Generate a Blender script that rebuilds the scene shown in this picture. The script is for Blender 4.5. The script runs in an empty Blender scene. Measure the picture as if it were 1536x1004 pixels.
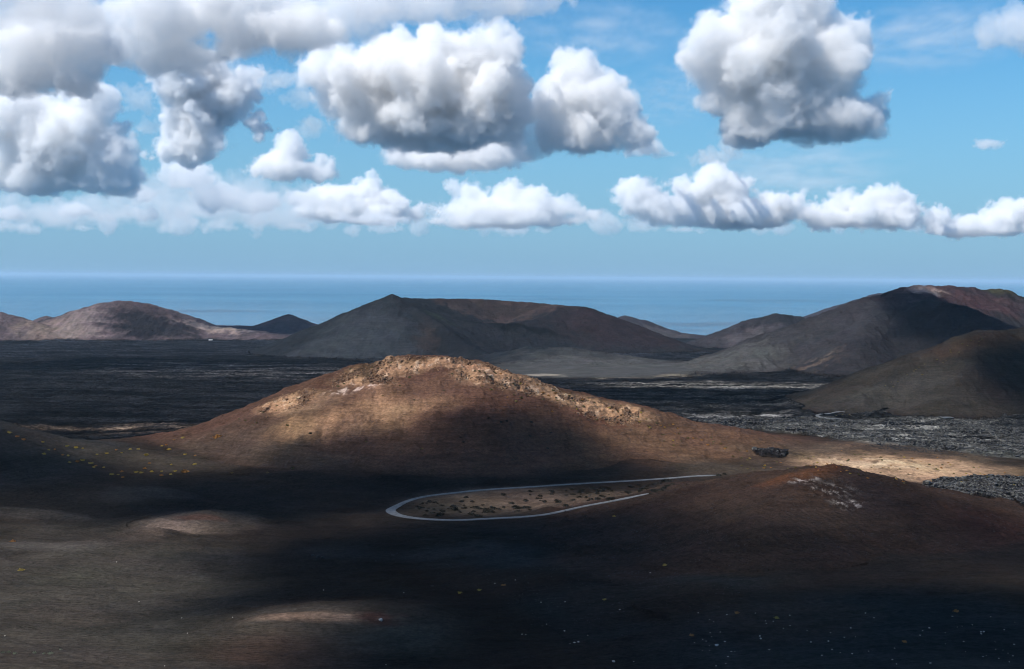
import bpy, math, random, time
import numpy as np
from mathutils import Vector, Matrix
T0=time.time()
S=bpy.context.scene; COL=S.collection
random.seed(7)
QUAL=1.0        # mesh resolution factor
# ------------------------------------------------------------------ camera
F=1707.0; TH=math.radians(0.41); P=math.atan(86/1707)
CAM=Vector((0,0,350))
fw=Vector((0,math.cos(P),-math.sin(P))); hx=Vector((1,0,0)); vx=Vector((0,math.sin(P),math.cos(P)))
rx_=hx*math.cos(TH)+vx*math.sin(TH); up_=vx*math.cos(TH)-hx*math.sin(TH)
def ray(px,py): return (fw*F+rx_*(px-768)-up_*(py-502))/F
def at_y(px,py,Y):
    d=ray(px,py); return CAM+d*(Y/d.y)
cam=bpy.data.cameras.new('camera'); co=bpy.data.objects.new('camera',cam); COL.objects.link(co); S.camera=co
M=Matrix((rx_,up_,-fw)).transposed().to_4x4(); M.translation=CAM; co.matrix_world=M
cam.sensor_width=36; cam.lens=F/1536*36; cam.clip_end=1e6; cam.clip_start=1
# ------------------------------------------------------------------ light
SE=math.radians(54); SA=math.radians(240)      # azimuth clockwise from +Y
SD=Vector((math.sin(SA)*math.cos(SE),math.cos(SA)*math.cos(SE),math.sin(SE)))
W=bpy.data.worlds.new('World'); S.world=W; W.use_nodes=True
nt=W.node_tree; bg=nt.nodes['Background']; sk=nt.nodes.new('ShaderNodeTexSky'); sk.sky_type='NISHITA'; sk.sun_disc=False
sk.sun_elevation=SE; sk.sun_rotation=SA; sk.altitude=350; sk.air_density=1.0; sk.dust_density=0.0; sk.ozone_density=4.0
hs=nt.nodes.new('ShaderNodeHueSaturation'); hs.inputs['Saturation'].default_value=1.2
nt.links.new(sk.outputs[0],hs.inputs['Color']); 
_w=type('o',(),{})()
_tc=nt.nodes.new('ShaderNodeTexCoord'); _sx=nt.nodes.new('ShaderNodeSeparateXYZ'); nt.links.new(_tc.outputs['Generated'],_sx.inputs[0])
_mr=nt.nodes.new('ShaderNodeMapRange'); _mr.interpolation_type='SMOOTHSTEP'; nt.links.new(_sx.outputs[2],_mr.inputs[0]); _mr.inputs[1].default_value=-.02; _mr.inputs[2].default_value=.26; _mr.inputs[3].default_value=.95; _mr.inputs[4].default_value=0.
_mx=nt.nodes.new('ShaderNodeMix'); _mx.data_type='RGBA'; nt.links.new(_mr.outputs[0],_mx.inputs[0]); _mm=nt.nodes.new('ShaderNodeMix'); _mm.data_type='RGBA'; _mm.blend_type='MULTIPLY'; _mm.inputs[0].default_value=1.; _mm.inputs[7].default_value=(.635,.985,1.0,1); nt.links.new(hs.outputs[0],_mm.inputs[6]); nt.links.new(_mm.outputs[2],_mx.inputs[6]); _mx.inputs[7].default_value=(1.65,3.1,4.85,1)
nt.links.new(_mx.outputs[2],bg.inputs[0]); bg.inputs[1].default_value=0.11
L=bpy.data.lights.new('sun','SUN'); L.energy=5.0; L.angle=math.radians(.5); L.color=(1,.95,.88)
lo=bpy.data.objects.new('sun',L); lo.rotation_euler=SD.to_track_quat('Z','Y').to_euler(); COL.objects.link(lo)
# ------------------------------------------------------------------ noise
def _h(ix,iy,seed):
    n=(ix.astype(np.int64)*374761393+iy.astype(np.int64)*668265263+seed*1442695041)&0xffffffff
    n=((n^(n>>13))*1274126177)&0xffffffff
    return (n^(n>>16))&0xffff
def pn(x,y,seed=0):
    fx=np.floor(x); fy=np.floor(y); tx=x-fx; ty=y-fy
    def g(ox,oy):
        a=_h(fx+ox,fy+oy,seed)*(2*math.pi/65536)
        return np.cos(a)*(tx-ox)+np.sin(a)*(ty-oy)
    u=tx*tx*tx*(tx*(tx*6-15)+10); v=ty*ty*ty*(ty*(ty*6-15)+10)
    a=g(0,0); b=g(1,0); c=g(0,1); d=g(1,1)
    return (a+(b-a)*u+(c-a)*v+(a-b-c+d)*u*v)*1.4
def fbm(x,y,wl,octv,seed=0,gain=.5,ridged=False):
    s=0; a=1.; t=0
    for o in range(octv):
        n=pn(x/wl+o*17.3,y/wl-o*9.1,seed+o)
        if ridged: n=1-2*np.abs(n)*1.4
        s=s+n*a; t+=a; a*=gain; wl/=2.03
    return s/t
def sstep(a,b,x):
    t=np.clip((x-a)/(b-a),0,1); return t*t*(3-2*t)
def smax(a,b,k):
    h_=np.maximum(0,1-np.abs(a-b)/(2*k)); return np.maximum(a,b)+h_*h_*k*.5
# ------------------------------------------------------------------ base ground: control heights, thin plate spline in polar coordinates
CP=[]
for Y in (1500,1900,2500,3300,4300,5500,6500,7600,9500,14000):
    for px in (-700,0,384,768,1150,1536,2200):
        p=at_y(px,500,Y); CP.append((p.x,Y,max(-60,182-.026*Y)))
for q in [(-300,672,1350),(60,674,1360),(400,674,1350),(768,674,1350),(1150,672,1360),(1850,672,1350),
 (190,686,1150),(60,700,1120),(-300,690,1120),(150,742,1000),(0,748,960),(0,800,830),(0,850,720),(0,920,600),(0,1004,480),(0,1100,380),
 (250,800,840),(250,860,720),(250,930,600),(250,1004,490),
 (500,790,880),(500,850,740),(500,895,660),(500,1004,505),(500,1100,400),(500,735,1010),
 (700,738,1015),(900,725,1060),(1070,714,1100),(700,784,890),(970,742,1000),(700,850,745),(700,920,630),
 (1000,800,850),(900,850,740),(900,920,625),(900,1004,505),(900,1100,400),(700,1004,510),
 (1130,690,1180),(1250,676,1290),(1400,685,1260),(1500,698,1200),(1300,722,1080),(1536,735,1050),(1800,740,1050),
 (1250,880,620),(1536,893,590),(1250,1004,470),(1536,1004,465),(1250,1100,380),(1536,1100,380),(1100,910,590),(1536,800,800),(1900,900,600),(1900,1100,380),
 (-350,800,830),(-350,920,600),(-350,1100,380)]:
    p=at_y(*q); CP.append((p.x,p.y,p.z))
CP=np.array(CP)
def uv(x,y):
    d=np.hypot(x,y); return np.arctan2(x,y)*2.0, np.log(d), d
cu,cv,cd=uv(CP[:,0],CP[:,1]); cq=(350-CP[:,2])/cd
def tps(r2): return .5*r2*np.log(r2+1e-9)
n=len(CP)
A=np.zeros((n+3,n+3)); A[:n,:n]=tps((cu[:,None]-cu)**2+(cv[:,None]-cv)**2)+np.eye(n)*2e-4
A[:n,n]=1;A[:n,n+1]=cu;A[:n,n+2]=cv; A[n:,:n]=A[:n,n:].T
wts=np.linalg.solve(A,np.concatenate([cq,np.zeros(3)]))
def base_h(x,y):
    u,v,d=uv(x,y)
    ex=np.abs(u)-1.15                                   # beyond the sides: keep the edge profile
    uu=np.clip(u,-1.15,1.15); vv=np.clip(v,math.log(360),math.log(13000))
    q=wts[n]+wts[n+1]*uu+wts[n+2]*vv
    for i in range(n): q=q+wts[i]*tps((uu-cu[i])**2+(vv-cv[i])**2)
    z=350-q*d
    return np.minimum(z,346.5-.05*d)
# ------------------------------------------------------------------ ridges
RIDGES=[]   # (id, [(px,py,Y,S)...], round, k)
def ridge(hid,pts,Sl=.4,rnd=10.,k=8.):
    RIDGES.append((hid,[(at_y(p[0],p[1],p[2]),p[3] if len(p)>3 else Sl) for p in pts],rnd,k))
HILLS={0:('ground','dark volcanic ash ground rolling through the foreground valley'),
 1:('hill','brown ash cone with sunlit rocky tan summit in the middle of the picture'),
 2:('hill','dark ash slope descending from the left edge to the shrubby saddle'),
 3:('hill','wide dark crater volcano with flat rim standing in front of the sea'),
 4:('hill','pale domed hills far off at the left edge of the lava plain'),
 5:('hill','small reddish pointed cone on the coast left of the crater volcano'),
 6:('hill','narrow blue grey peak on the coast right of the crater volcano'),
 7:('hill','dark rounded hill between the coast and the big right hand hill'),
 8:('hill','distant flank peeking out behind the big right hand hill'),
 9:('hill','large grey and maroon hill with broken crater rim at the right'),
 10:('hill','dark olive slope rising at the right edge above the lava'),
 11:('hill','reddish cinder mound with chalky white scars in the right foreground'),
 12:('hill','low pinkish crater hump on the left ash plain'),
 13:('hill','low ochre hump with red ash cap near the bottom of the picture'),
 14:('hill','dark low ash ridge crossing the middle foreground'),
 15:('hill','soft pale crested ash dunes below the left slope'),
 16:('hill','bluish black stony shoulder in the bottom right corner'),
 17:('hill','black jagged lava outcrop at the right foot of the brown cone'),
 18:('hill','bright tan dotted mound behind the cinder mound'),
 20:('lava_field','rough black lava plain stretching across to the coast'),
 21:('ash_plain','smooth grey ash flat at the foot of the crater volcano')}
ridge(1,[(150,692,1190,.15),(215,674,1200,.2),(300,650,1230,.26),(370,625,1255,.32),(430,608,1270,.36),(480,581,1285,.39),(520,562,1295,.4),(545,549,1300),(575,553,1300),(600,541,1300),(620,534,1295),(665,536,1290),(700,542,1290),(750,557,1290),(800,575,1290,.38),(860,590,1285,.34),(920,604,1275,.3),(980,623,1265,.24),(1040,646,1250,.18),(1100,663,1240,.13),(1150,679,1225,.1)],.4,16,18)
ridge(1,[(640,540,1290,.5),(655,590,1225,.5),(670,640,1160,.45),(690,690,1100,.4)],.4,30,14)
ridge(1,[(480,590,1280,.5),(470,640,1190,.4),(450,690,1110,.35)],.4,30,14)
ridge(1,[(860,600,1280,.5),(900,640,1210,.4),(960,690,1120,.3)],.4,40,14)
ridge(2,[(-500,500,980,.62),(-200,575,1040,.52),(-60,620,1080,.44),(0,638,1090,.38),(60,655,1100,.33),(110,667,1110,.28),(150,677,1120,.22),(185,685,1130,.15)],.22,12,14)
ridge(3,[(588,443,3950),(600,447,4050),(615,448,4150),(700,449,4400),(780,452,4420),(832,457,4300),(838,461,4220),(824,472,4130),(800,481,4050),(760,487,3980),(720,485,3950),(680,478,3930),(640,468,3920),(612,455,3920),(588,443,3950)],.42,7,8)
ridge(3,[(588,443,3950),(540,470,3950),(480,505,3930),(425,541,3880)],.46,12,25)
ridge(3,[(588,444,3950,.5),(625,463,3860,.6),(660,487,3740,.55),(700,518,3580,.45)],.55,8,8)
ridge(3,[(832,457,4300),(870,461,4250),(905,472,4220),(940,488,4180),(970,501,4150),(1010,517,4100),(1060,528,4050,.35),(1100,533,4000,.25)],.38,25,25)
ridge(3,[(800,521,3420,.2),(850,522,3400,.2),(900,530,3380,.2),(960,538,3350,.15)],.2,15,12)
ridge(4,[(-200,452,5150),(-60,462,5150),(0,470,5150),(40,482,5100),(80,498,5050),(105,512,5000)],.33,20,15)
ridge(4,[(70,500,5400),(95,480,5400),(130,463,5400),(155,454,5400),(190,452,5450),(215,455,5480),(240,466,5480),(265,477,5480),(300,487,5480),(340,493,5450,.2),(385,499,5400,.12)],.36,20,15)
ridge(4,[(152,455,5400),(175,475,5280),(205,495,5180),(238,512,5080)],.42,10,12)
ridge(4,[(40,486,6100),(70,475,6100),(95,484,6100)],.4,10,12)
ridge(5,[(370,492,6250,.2),(400,483,6300),(433,471,6300),(455,481,6300),(482,494,6250)],.40,6,6)
ridge(5,[(300,490,6350,.1),(330,488,6300,.1),(380,490,6300,.1)],.1,12,12)
ridge(6,[(910,484,6200),(937,473,6200),(948,478,6200),(965,480,6200),(990,491,6200),(1018,499,6150,.2),(1030,501,6100,.15),(1080,506,6100,.1)],.36,12,12)
ridge(7,[(1050,528,4650,.25),(1090,502,4650),(1115,490,4650),(1140,478,4650),(1165,473,4650),(1190,475,4650),(1212,484,4650),(1240,497,4650)],.4,25,15)
ridge(7,[(1165,473,4650),(1130,500,4500),(1110,517,4400)],.45,15,15)
ridge(8,[(1195,494,6400),(1230,478,6400),(1268,460,6400),(1320,440,6400),(1400,470,6400)],.36,25,15)
ridge(9,[(1060,563,2750,.12),(1110,553,2850,.2),(1160,528,3000,.35),(1215,496,3080),(1260,469,3130),(1287,457,3150),(1300,449,3180),(1345,435,3200),(1375,430,3200),(1430,432,3250),(1480,436,3300),(1512,437,3300),(1540,449,3280),(1600,470,3200),(1720,500,3100)],.41,14,20)
ridge(9,[(1380,432,3200),(1396,452,3040),(1440,461,2930),(1490,479,2800),(1560,505,2650),(1650,540,2500)],.46,12,16)
ridge(9,[(1330,448,3150,.5),(1310,480,2980,.5),(1290,520,2780,.5)],.5,25,20)
ridge(9,[(1510,440,3290),(1490,460,3150),(1478,470,3080)],.5,8,8)
ridge(10,[(1235,628,1730,.25),(1300,591,1830,.4),(1350,561,1880),(1400,531,1920),(1450,504,1950),(1475,497,1960),(1500,499,1960),(1536,494,2000),(1600,480,2030),(1800,450,2100)],.45,14,12)
ridge(10,[(1480,500,1950,.5),(1460,550,1840,.5),(1420,600,1730,.4)],.5,25,16)
ridge(11,[(930,770,930,.1),(1000,757,905,.14),(1060,748,890,.18),(1120,731,872,.2),(1145,719,865),(1180,714,855),(1215,706,845),(1243,701,840),(1265,707,835),(1290,722,822),(1320,743,803),(1348,763,780),(1358,782,755,.18),(1350,810,715,.15)],.25,2.5,4)
ridge(11,[(1265,707,840),(1330,722,880),(1400,737,900),(1470,751,910),(1536,767,900),(1700,800,880)],.24,4,5)
ridge(11,[(1140,722,866,.5),(1150,713,866,.5),(1175,715,860,.5)],.5,2,3)
ridge(11,[(1215,706,843,.3),(1190,750,770,.3),(1170,790,710,.25)],.3,14,8)
ridge(12,[(190,806,825,.15),(215,795,840),(250,779,860),(300,771,870),(345,777,875),(385,792,870)],.20,4,4)
ridge(12,[(250,779,860),(225,800,825),(200,820,790,.12)],.3,10,5)
ridge(13,[(330,960,540,.12),(370,945,555,.15),(430,922,570),(500,914,577),(560,909,582),(610,914,578),(655,933,565,.12),(700,948,555,.1)],.15,2.5,3)
ridge(14,[(640,898,655,.12),(770,882,645,.15),(830,868,655),(880,872,652),(940,885,640),(1000,896,620,.15)],.26,5,3)
ridge(14,[(960,915,590,.15),(1000,904,590),(1060,899,590),(1092,909,580),(1110,930,560)],.25,5,4)
ridge(15,[(-200,755,905),(0,760,900),(60,763,897),(110,772,890),(150,784,880)],.32,2,2)
ridge(15,[(150,735,1005,.12),(220,733,985,.2),(290,746,965,.26),(345,760,945,.26),(385,774,925,.15)],.26,3,3)
ridge(15,[(-100,795,840),(0,799,835),(60,805,825),(110,813,810,.1)],.22,2,2)
ridge(15,[(250,846,745,.1),(330,836,760,.14),(400,846,750,.14),(450,862,725,.15)],.3,3,2)
ridge(15,[(180,925,600,.05),(260,913,620,.1),(330,908,630,.14),(380,920,600,.12)],.22,3,3)
ridge(15,[(480,835,765,.08),(600,845,745,.12),(720,830,770,.12)],.22,4,3)
ridge(16,[(1080,890,605,.1),(1150,876,622,.12),(1200,869,632),(1300,868,634),(1400,878,622),(1536,890,603),(1700,900,590)],.14,10,6)
ridge(16,[(1150,925,560,.12),(1250,915,570,.14),(1400,930,545,.12)],.12,12,6)
ridge(17,[(1106,690,1150,.25),(1128,683,1153),(1142,675.5,1156),(1156,675,1156),(1166,679.5,1153),(1190,688,1148,.25)],.30,2,2)
ridge(17,[(1110,697,1140,.2),(1150,690,1145,.2),(1165,692,1140,.2)],.3,3,3)
ridge(18,[(1060,722,1090,.04),(1130,700,1180,.06),(1200,681,1230,.08),(1260,673,1250),(1320,675,1250),(1400,683,1240),(1480,697,1205),(1536,708,1180),(1700,720,1150)],.09,20,6)
def apply_ridges(x,y,z,want=True):
    ids=np.zeros(z.shape,np.int16)
    b0=z.copy()
    for hid,pts,rnd,k in RIDGES:
        best=np.full(z.shape,-1e9)
        zmx=max(p[0].z for p in pts); smin=min(p[1] for p in pts)
        R=(zmx+30)/smin
        xs=[p[0].x for p in pts]; ys=[p[0].y for p in pts]
        lim=min(R,1300 if hid in(3,4,9,7,8,5,6,10) else 420)
        sel=(x>min(xs)-lim)&(x<max(xs)+lim)&(y>min(ys)-lim)&(y<max(ys)+lim)
        if not sel.any(): continue
        X=x[sel];Yy=y[sel]; bb=np.full(X.shape,-1e9)
        wob=fbm(X,Yy,lim*.16,3,hid*7+3)*lim*.03
        for (a,sa),(b,sb) in zip(pts[:-1],pts[1:]):
            dx,dy=b.x-a.x,b.y-a.y; l2=dx*dx+dy*dy+1e-9
            t=np.clip(((X-a.x)*dx+(Yy-a.y)*dy)/l2,0,1)
            d=np.hypot(X-a.x-dx*t,Yy-a.y-dy*t)
            d=np.maximum(0,d+wob*np.minimum(1,d/60.))
            s=sa+(sb-sa)*t; zr=a.z+(b.z-a.z)*t
            hh=zr-s*(np.sqrt(d*d+rnd*rnd)-rnd)
            bb=np.maximum(bb,hh)
        zz=z[sel]; ko=np.where(ids[sel]==hid,min(k,2.),k); nz=smax(zz,bb,ko)
        # no lift where far below
        
        w=ids[sel]; w[(bb>zz)&(bb>b0[sel]+1.2)]=hid; ids[sel]=w
        z[sel]=np.maximum(zz,nz)
        k_=max(k*.35,1.5); ww=sstep(-k_,k_*1.5,bb-zz)*sstep(-k_,k_*2,bb-b0[sel]); SW[hid][sel]=np.maximum(SW[hid][sel],ww)
    return ids
# ------------------------------------------------------------------ polar grid
def build_axes():
    dense=np.radians(np.linspace(-27,27,int(1250*QUAL)))
    side=np.radians(np.concatenate([np.linspace(27,60,60)[1:],np.linspace(60,180,50)[1:]]))
    th=np.concatenate([-side[::-1],dense,side])
    rr=np.concatenate([np.geomspace(4,400,45)[:-1],np.geomspace(400,1500,int(760*QUAL))[:-1],np.geomspace(1500,7400,int(640*QUAL))[:-1],np.geomspace(7400,14000,30)])
    return th,rr
th,rr=build_axes()
TT,RR=np.meshgrid(th,rr)
X=RR*np.sin(TT); Yg=RR*np.cos(TT)
def base_grid():
    i0=np.unique(np.concatenate([np.arange(0,len(th),6),[len(th)-1]])); k0=np.unique(np.concatenate([np.arange(0,len(rr),6),[len(rr)-1]]))
    a,b_=np.meshgrid(th[i0],rr[k0]); zc=(350-base_h(b_*np.sin(a),b_*np.cos(a)))
    t1=np.stack([np.interp(th,th[i0],row) for row in zc]); lr=np.log(rr)
    j=np.clip(np.searchsorted(rr[k0],rr,side='right')-1,0,len(k0)-2); f=((lr-lr[k0][j])/(lr[k0][j+1]-lr[k0][j]))[:,None]
    return 350-(t1[j]*(1-f)+t1[j+1]*f)
Z=base_grid()
print('base',round(time.time()-T0,1))
SW={h_:np.zeros(Z.shape,np.float32) for h_ in range(1,19)}
ids=apply_ridges(X,Yg,Z)
ZS=Z.copy()
print('terrain',round(time.time()-T0,1),Z.shape)
def hit(px,py,arr=None):
    """first terrain point met by the ray of pixel px,py"""
    arr=Z if arr is None else arr
    d=ray(px,py); a=math.atan2(d.x,d.y); q=-d.z/math.hypot(d.x,d.y)
    j=int(np.searchsorted(th,a)); j=min(max(j,1),len(th)-1)
    f=(a-th[j-1])/(th[j]-th[j-1]); col=arr[:,j-1]*(1-f)+arr[:,j]*f
    qq=(350-col)/rr
    k=np.nonzero(qq[30:]<=q)[0]
    if len(k)==0: k=len(rr)-1
    else: k=k[0]+30
    q0,q1=qq[k-1],qq[k]; t=0 if q0==q1 else min(1,max(0,(q0-q)/(q0-q1)))
    r=rr[k-1]+(rr[k]-rr[k-1])*t
    return Vector((r*math.sin(a),r*math.cos(a),350-q*r))
def height(x,y,arr=None):
    arr=Z if arr is None else arr
    a=math.atan2(x,y); r=math.hypot(x,y)
    j=min(max(int(np.searchsorted(th,a)),1),len(th)-1); k=min(max(int(np.searchsorted(rr,r)),1),len(rr)-1)
    f=(a-th[j-1])/(th[j]-th[j-1]); g=(r-rr[k-1])/(rr[k]-rr[k-1])
    return (arr[k-1,j-1]*(1-f)+arr[k-1,j]*f)*(1-g)+(arr[k,j-1]*(1-f)+arr[k,j]*f)*g
# ------------------------------------------------------------------ zones and colours
wx=fbm(X,Yg,60,6,5,.6)*42; wy=fbm(X,Yg,60,6,6,.6)*42
wfar=np.clip(RR/1200,.5,4)
def ell(px,py,rx,ry,soft=.6,warp=1.):
    """a patch on the ground: centre and radii measured where the pixel meets the ground; 0..1"""
    c=hit(px,py,ZS); u_=hit(px,py-ry,ZS); d_=hit(px,py+ry,ZS)
    a=max(3.,rx*c.y/F); du=u_.y-c.y; dd=c.y-d_.y
    if du>2.5*dd+15: du=dd*1.2
    if dd>4*du+200: dd=du*1.2
    b=min(max(3.,(du+dd)/2),a*14)
    sc=warp*min(1,b/60,a/60)
    m_=1+soft; pad_=90*sc+20
    k0,k1=np.searchsorted(rr,(c.y-b*m_-pad_,(c.y+b*m_+pad_)*1.15)); k0=max(0,k0)
    o=np.zeros(Z.shape,np.float32); w_=slice(k0,max(k0+1,k1))
    dx=X[w_]+wx[w_]*wfar[w_]*sc-c.x; dy=Yg[w_]+wy[w_]*wfar[w_]*sc-c.y; dx=dx-c.x/c.y*dy
    o[w_]=1-sstep(1-soft,1+soft,np.sqrt((dx/a)**2+(dy/b)**2))
    return o
C=np.zeros(Z.shape+(3,)); C[:]=(.05,.045,.041)
def mixc(mask,c,s=1.):
    m=np.clip(mask*s,0,1)[...,None]; C[:]=C*(1-m)+np.array(c)*m
lava=np.zeros(Z.shape); rock=np.zeros(Z.shape); lichen=np.zeros(Z.shape); spots=np.zeros(Z.shape)
isb=(ids==0)|(ids==17)
lava=np.where((ids==0),sstep(1290,1330,RR+wx*.8-40*sstep(.05,.2,np.abs(TT+.0))),0.)
lava=np.where(RR>1450,np.where(ids==0,1.,0.),lava)
lava=np.maximum(lava,(ids==17)*1.)
# right: lava comes down to the tan mound and round its right end
e=ell(1490,738,110,17,.25); lava=np.maximum(lava,e*(ids!=11)*(ids!=18))
ash=ell(930,556,230,15,.3)*(ids!=1)*(RR>2300); ash=np.maximum(ash,ell(1090,545,70,14,.4)*(RR>2300)); 
lava*=1-ash
c_dark=(.034,.032,.034)
mixc(np.ones(Z.shape),(.036,.028,.024))
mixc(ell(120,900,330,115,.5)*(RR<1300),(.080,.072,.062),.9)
mixc(ell(700,870,330,90,.5)*(RR<1300),(.024,.016,.0112),.9)  # valley patch darkened and warmed to deepen its cloud shade in the albedo
mixc(ell(1300,960,300,75,.4),(.036,.038,.039),.9)
mixc(SW[16],(.037,.040,.042),.9)
mixc(ell(1200,930,110,28,.6),(.07,.05,.04),.7)
mixc(SW[14],(.034,.024,.019),.7)
mixc(SW[15],(.075,.070,.066),.6)
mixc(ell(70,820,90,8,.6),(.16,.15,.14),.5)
# cone 1
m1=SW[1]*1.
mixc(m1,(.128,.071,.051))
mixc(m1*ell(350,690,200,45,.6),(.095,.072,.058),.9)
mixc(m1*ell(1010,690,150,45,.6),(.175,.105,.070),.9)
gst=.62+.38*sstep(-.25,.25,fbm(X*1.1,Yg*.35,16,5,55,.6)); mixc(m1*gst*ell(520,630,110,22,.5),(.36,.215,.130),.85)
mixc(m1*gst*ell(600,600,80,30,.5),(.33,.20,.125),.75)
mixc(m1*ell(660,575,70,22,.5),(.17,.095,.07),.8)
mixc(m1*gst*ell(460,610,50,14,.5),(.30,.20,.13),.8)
crest=np.zeros(Z.shape)
for q in [(620,548,45,12),(560,560,50,16),(690,548,50,10),(740,565,60,14),(810,585,60,12),(870,605,60,14),(930,625,50,12),(430,606,40,14)]:
    crest=np.maximum(crest,ell(*q,.4))
crest*=m1
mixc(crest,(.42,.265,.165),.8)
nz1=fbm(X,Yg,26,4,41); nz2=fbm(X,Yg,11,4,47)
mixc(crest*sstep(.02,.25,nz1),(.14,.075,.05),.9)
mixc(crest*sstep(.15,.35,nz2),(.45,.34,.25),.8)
mixc(m1*ell(625,537,22,6,.3),(.09,.05,.035),.9)
mixc(m1*ell(548,556,16,9,.4),(.10,.065,.045),.8)
mixc(m1*ell(900,632,60,12,.4)*sstep(-.1,.2,nz2),(.17,.08,.055),.9)
mixc(m1*ell(530,583,40,7,.4)*sstep(-.1,.2,nz2),(.45,.37,.32),.8)
rock=np.maximum(rock,crest*.8)
# hump 12, 13
m=SW[12]*1.; mixc(m,(.095,.078,.066),.9); mixc(m*ell(262,795,45,12,.5),(.24,.185,.155),.75); mixc(m*ell(262,818,45,6,.6)*sstep(-.3,.2,nz2),(.10,.055,.045),.7); mixc(m*ell(300,776,40,4,.5),(.12,.065,.05),.7)
m=SW[13]*1.; mixc(m*ell(500,945,165,42,.6),(.10,.085,.07),.85); mixc(m*ell(490,927,90,7,.6),(.30,.205,.15),.85); mixc(m*ell(575,928,40,10,.4)*sstep(-.35,.1,nz2),(.085,.038,.03),.85); mixc(ell(440,985,120,25,.5),(.095,.062,.05),.8)
# mound 11
m=SW[11]*1.; mixc(m,(.072,.047,.038),.95); mixc(ell(1080,760,140,26,.5)*(RR<1100),(.085,.056,.045),.9); mixc(ell(1150,800,160,50,.6)*(ids!=16),(.062,.046,.041),.6)
mixc(m*ell(1190,715,60,8,.5),(.17,.075,.04),.8); mixc(m*ell(1245,704,25,6,.5)*sstep(-.2,.2,nz2),(.12,.05,.03),.8)
mixc(ell(1300,745,60,30,.5)*m,(.06,.045,.045),.7)
chalk=np.maximum(np.maximum(ell(1245,735,42,10,.5),ell(1270,757,28,9,.5)),ell(1205,722,24,5,.5))*m*sstep(.0,.22,fbm(X+Yg*.3,Yg*.5,6,6,77,.7))
mixc(chalk,(.40,.37,.36),.75)
mixc(ell(1500,790,90,20,.6)*(RR<1100),(.075,.035,.03),.6)
# tan mound 18
m=SW[18]*1.; m=np.maximum(m,ell(1330,700,180,20,.35)*(lava<.5)*(ids!=11))
mixc(m,(.13,.095,.072),.95); mixc(ell(1375,703,185,17,.35)*m,(.36,.245,.16),.95); mixc(ell(1310,695,70,6,.6)*m*sstep(-.3,.2,nz1),(.50,.40,.28),.8); mixc(m*sstep(.12,.3,nz2),(.20,.14,.10),.6)  # palest central patch is the sunlit highlight painted into the albedo
mixc(ell(1080,700,70,12,.6)*(ids!=17)*(RR<1300),(.10,.078,.062),.8)
lava*=1-np.clip(m*1.2,0,1)*(RR<1300)
# road loop inside
mixc(ell(800,752,170,14,.4)*(RR<1150),(.15,.115,.092),.8)
mixc(ell(700,768,110,10,.4)*(RR<1150),(.085,.07,.06),.6)
# left slope 2, saddle
m=SW[2]*1.; mixc(m,(.036,.037,.039),.9); mixc(ell(200,690,130,16,.6)*(RR<1290),(.085,.07,.058),.6)
# crater 3
m=SW[3]*1.; mixc(m,(.034,.038,.043)); mixc(m*ell(745,466,115,20,.15),(.13,.085,.075),.95); mixc(m*ell(560,500,75,40,.4),(.078,.086,.094),.75); mixc(m*ell(930,490,110,30,.5),(.055,.036,.038),.9); mixc(m*ell(720,500,120,30,.6),(.034,.030,.034),.5); mixc(m*ell(735,465,95,14,.4),(.055,.042,.038),.8)  # sunlit left flank painted lighter, shaded ground right of the spur darker
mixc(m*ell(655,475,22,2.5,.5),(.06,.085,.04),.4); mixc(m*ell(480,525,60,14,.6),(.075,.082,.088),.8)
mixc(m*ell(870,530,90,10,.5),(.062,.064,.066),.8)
mixc(m*ell(750,487,100,4.2,.4),(.008,.008,.010),.95); mixc(m*ell(690,510,46,14,.5),(.022,.022,.025),.7)  # painted shade: shadow line along the near lip, dark streak beside the spur
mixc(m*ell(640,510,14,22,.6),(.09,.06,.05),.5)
# far left 4
m=SW[4]*1.; mixc(m,(.17,.125,.125)); mixc(m*ell(212,486,42,24,.45),(.030,.027,.032),.95); mixc(m*ell(225,466,45,9,.5),(.13,.09,.09),.8); mixc(m*ell(255,492,45,12,.5),(.045,.04,.044),.9)  # shaded right side of the spur painted dark into the albedo
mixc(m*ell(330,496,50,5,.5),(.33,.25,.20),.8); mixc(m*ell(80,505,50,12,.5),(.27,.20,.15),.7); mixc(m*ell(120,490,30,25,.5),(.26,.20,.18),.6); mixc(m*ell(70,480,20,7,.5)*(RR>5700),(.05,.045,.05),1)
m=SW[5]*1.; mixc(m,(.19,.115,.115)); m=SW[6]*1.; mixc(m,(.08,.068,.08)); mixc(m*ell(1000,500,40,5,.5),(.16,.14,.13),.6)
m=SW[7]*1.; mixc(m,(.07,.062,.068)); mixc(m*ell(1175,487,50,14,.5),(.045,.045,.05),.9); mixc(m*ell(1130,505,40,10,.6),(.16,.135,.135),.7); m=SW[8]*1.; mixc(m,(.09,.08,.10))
# hill 9
m=SW[9]*1.; mixc(m,(.056,.051,.054)); mixc(m*ell(1420,443,90,12,.5),(.13,.078,.08),.9); mixc(m*ell(1390,437,30,4,.6),(.36,.27,.22),.7); mixc(m*ell(1480,455,60,12,.5),(.12,.07,.07),.8)
mixc(m*ell(1500,437,40,4,.6),(.12,.11,.05),.6); mixc(m*ell(1400,500,110,45,.5),(.038,.035,.038),.85); mixc(m*ell(1245,458,70,10,.5),(.09,.06,.06),.6)  # large dark patch paints the cloud shadow on this hill into the albedo
mixc(m*ell(1210,550,45,9,.6)*sstep(-.2,.25,nz1),(.26,.18,.13),.6); mixc(m*ell(1130,548,60,14,.7),(.12,.105,.095),.7); mixc(m*ell(1250,500,80,30,.6),(.085,.080,.084),.6)
mixc(m*ell(1450,540,80,14,.6),(.10,.055,.05),.5)
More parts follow.
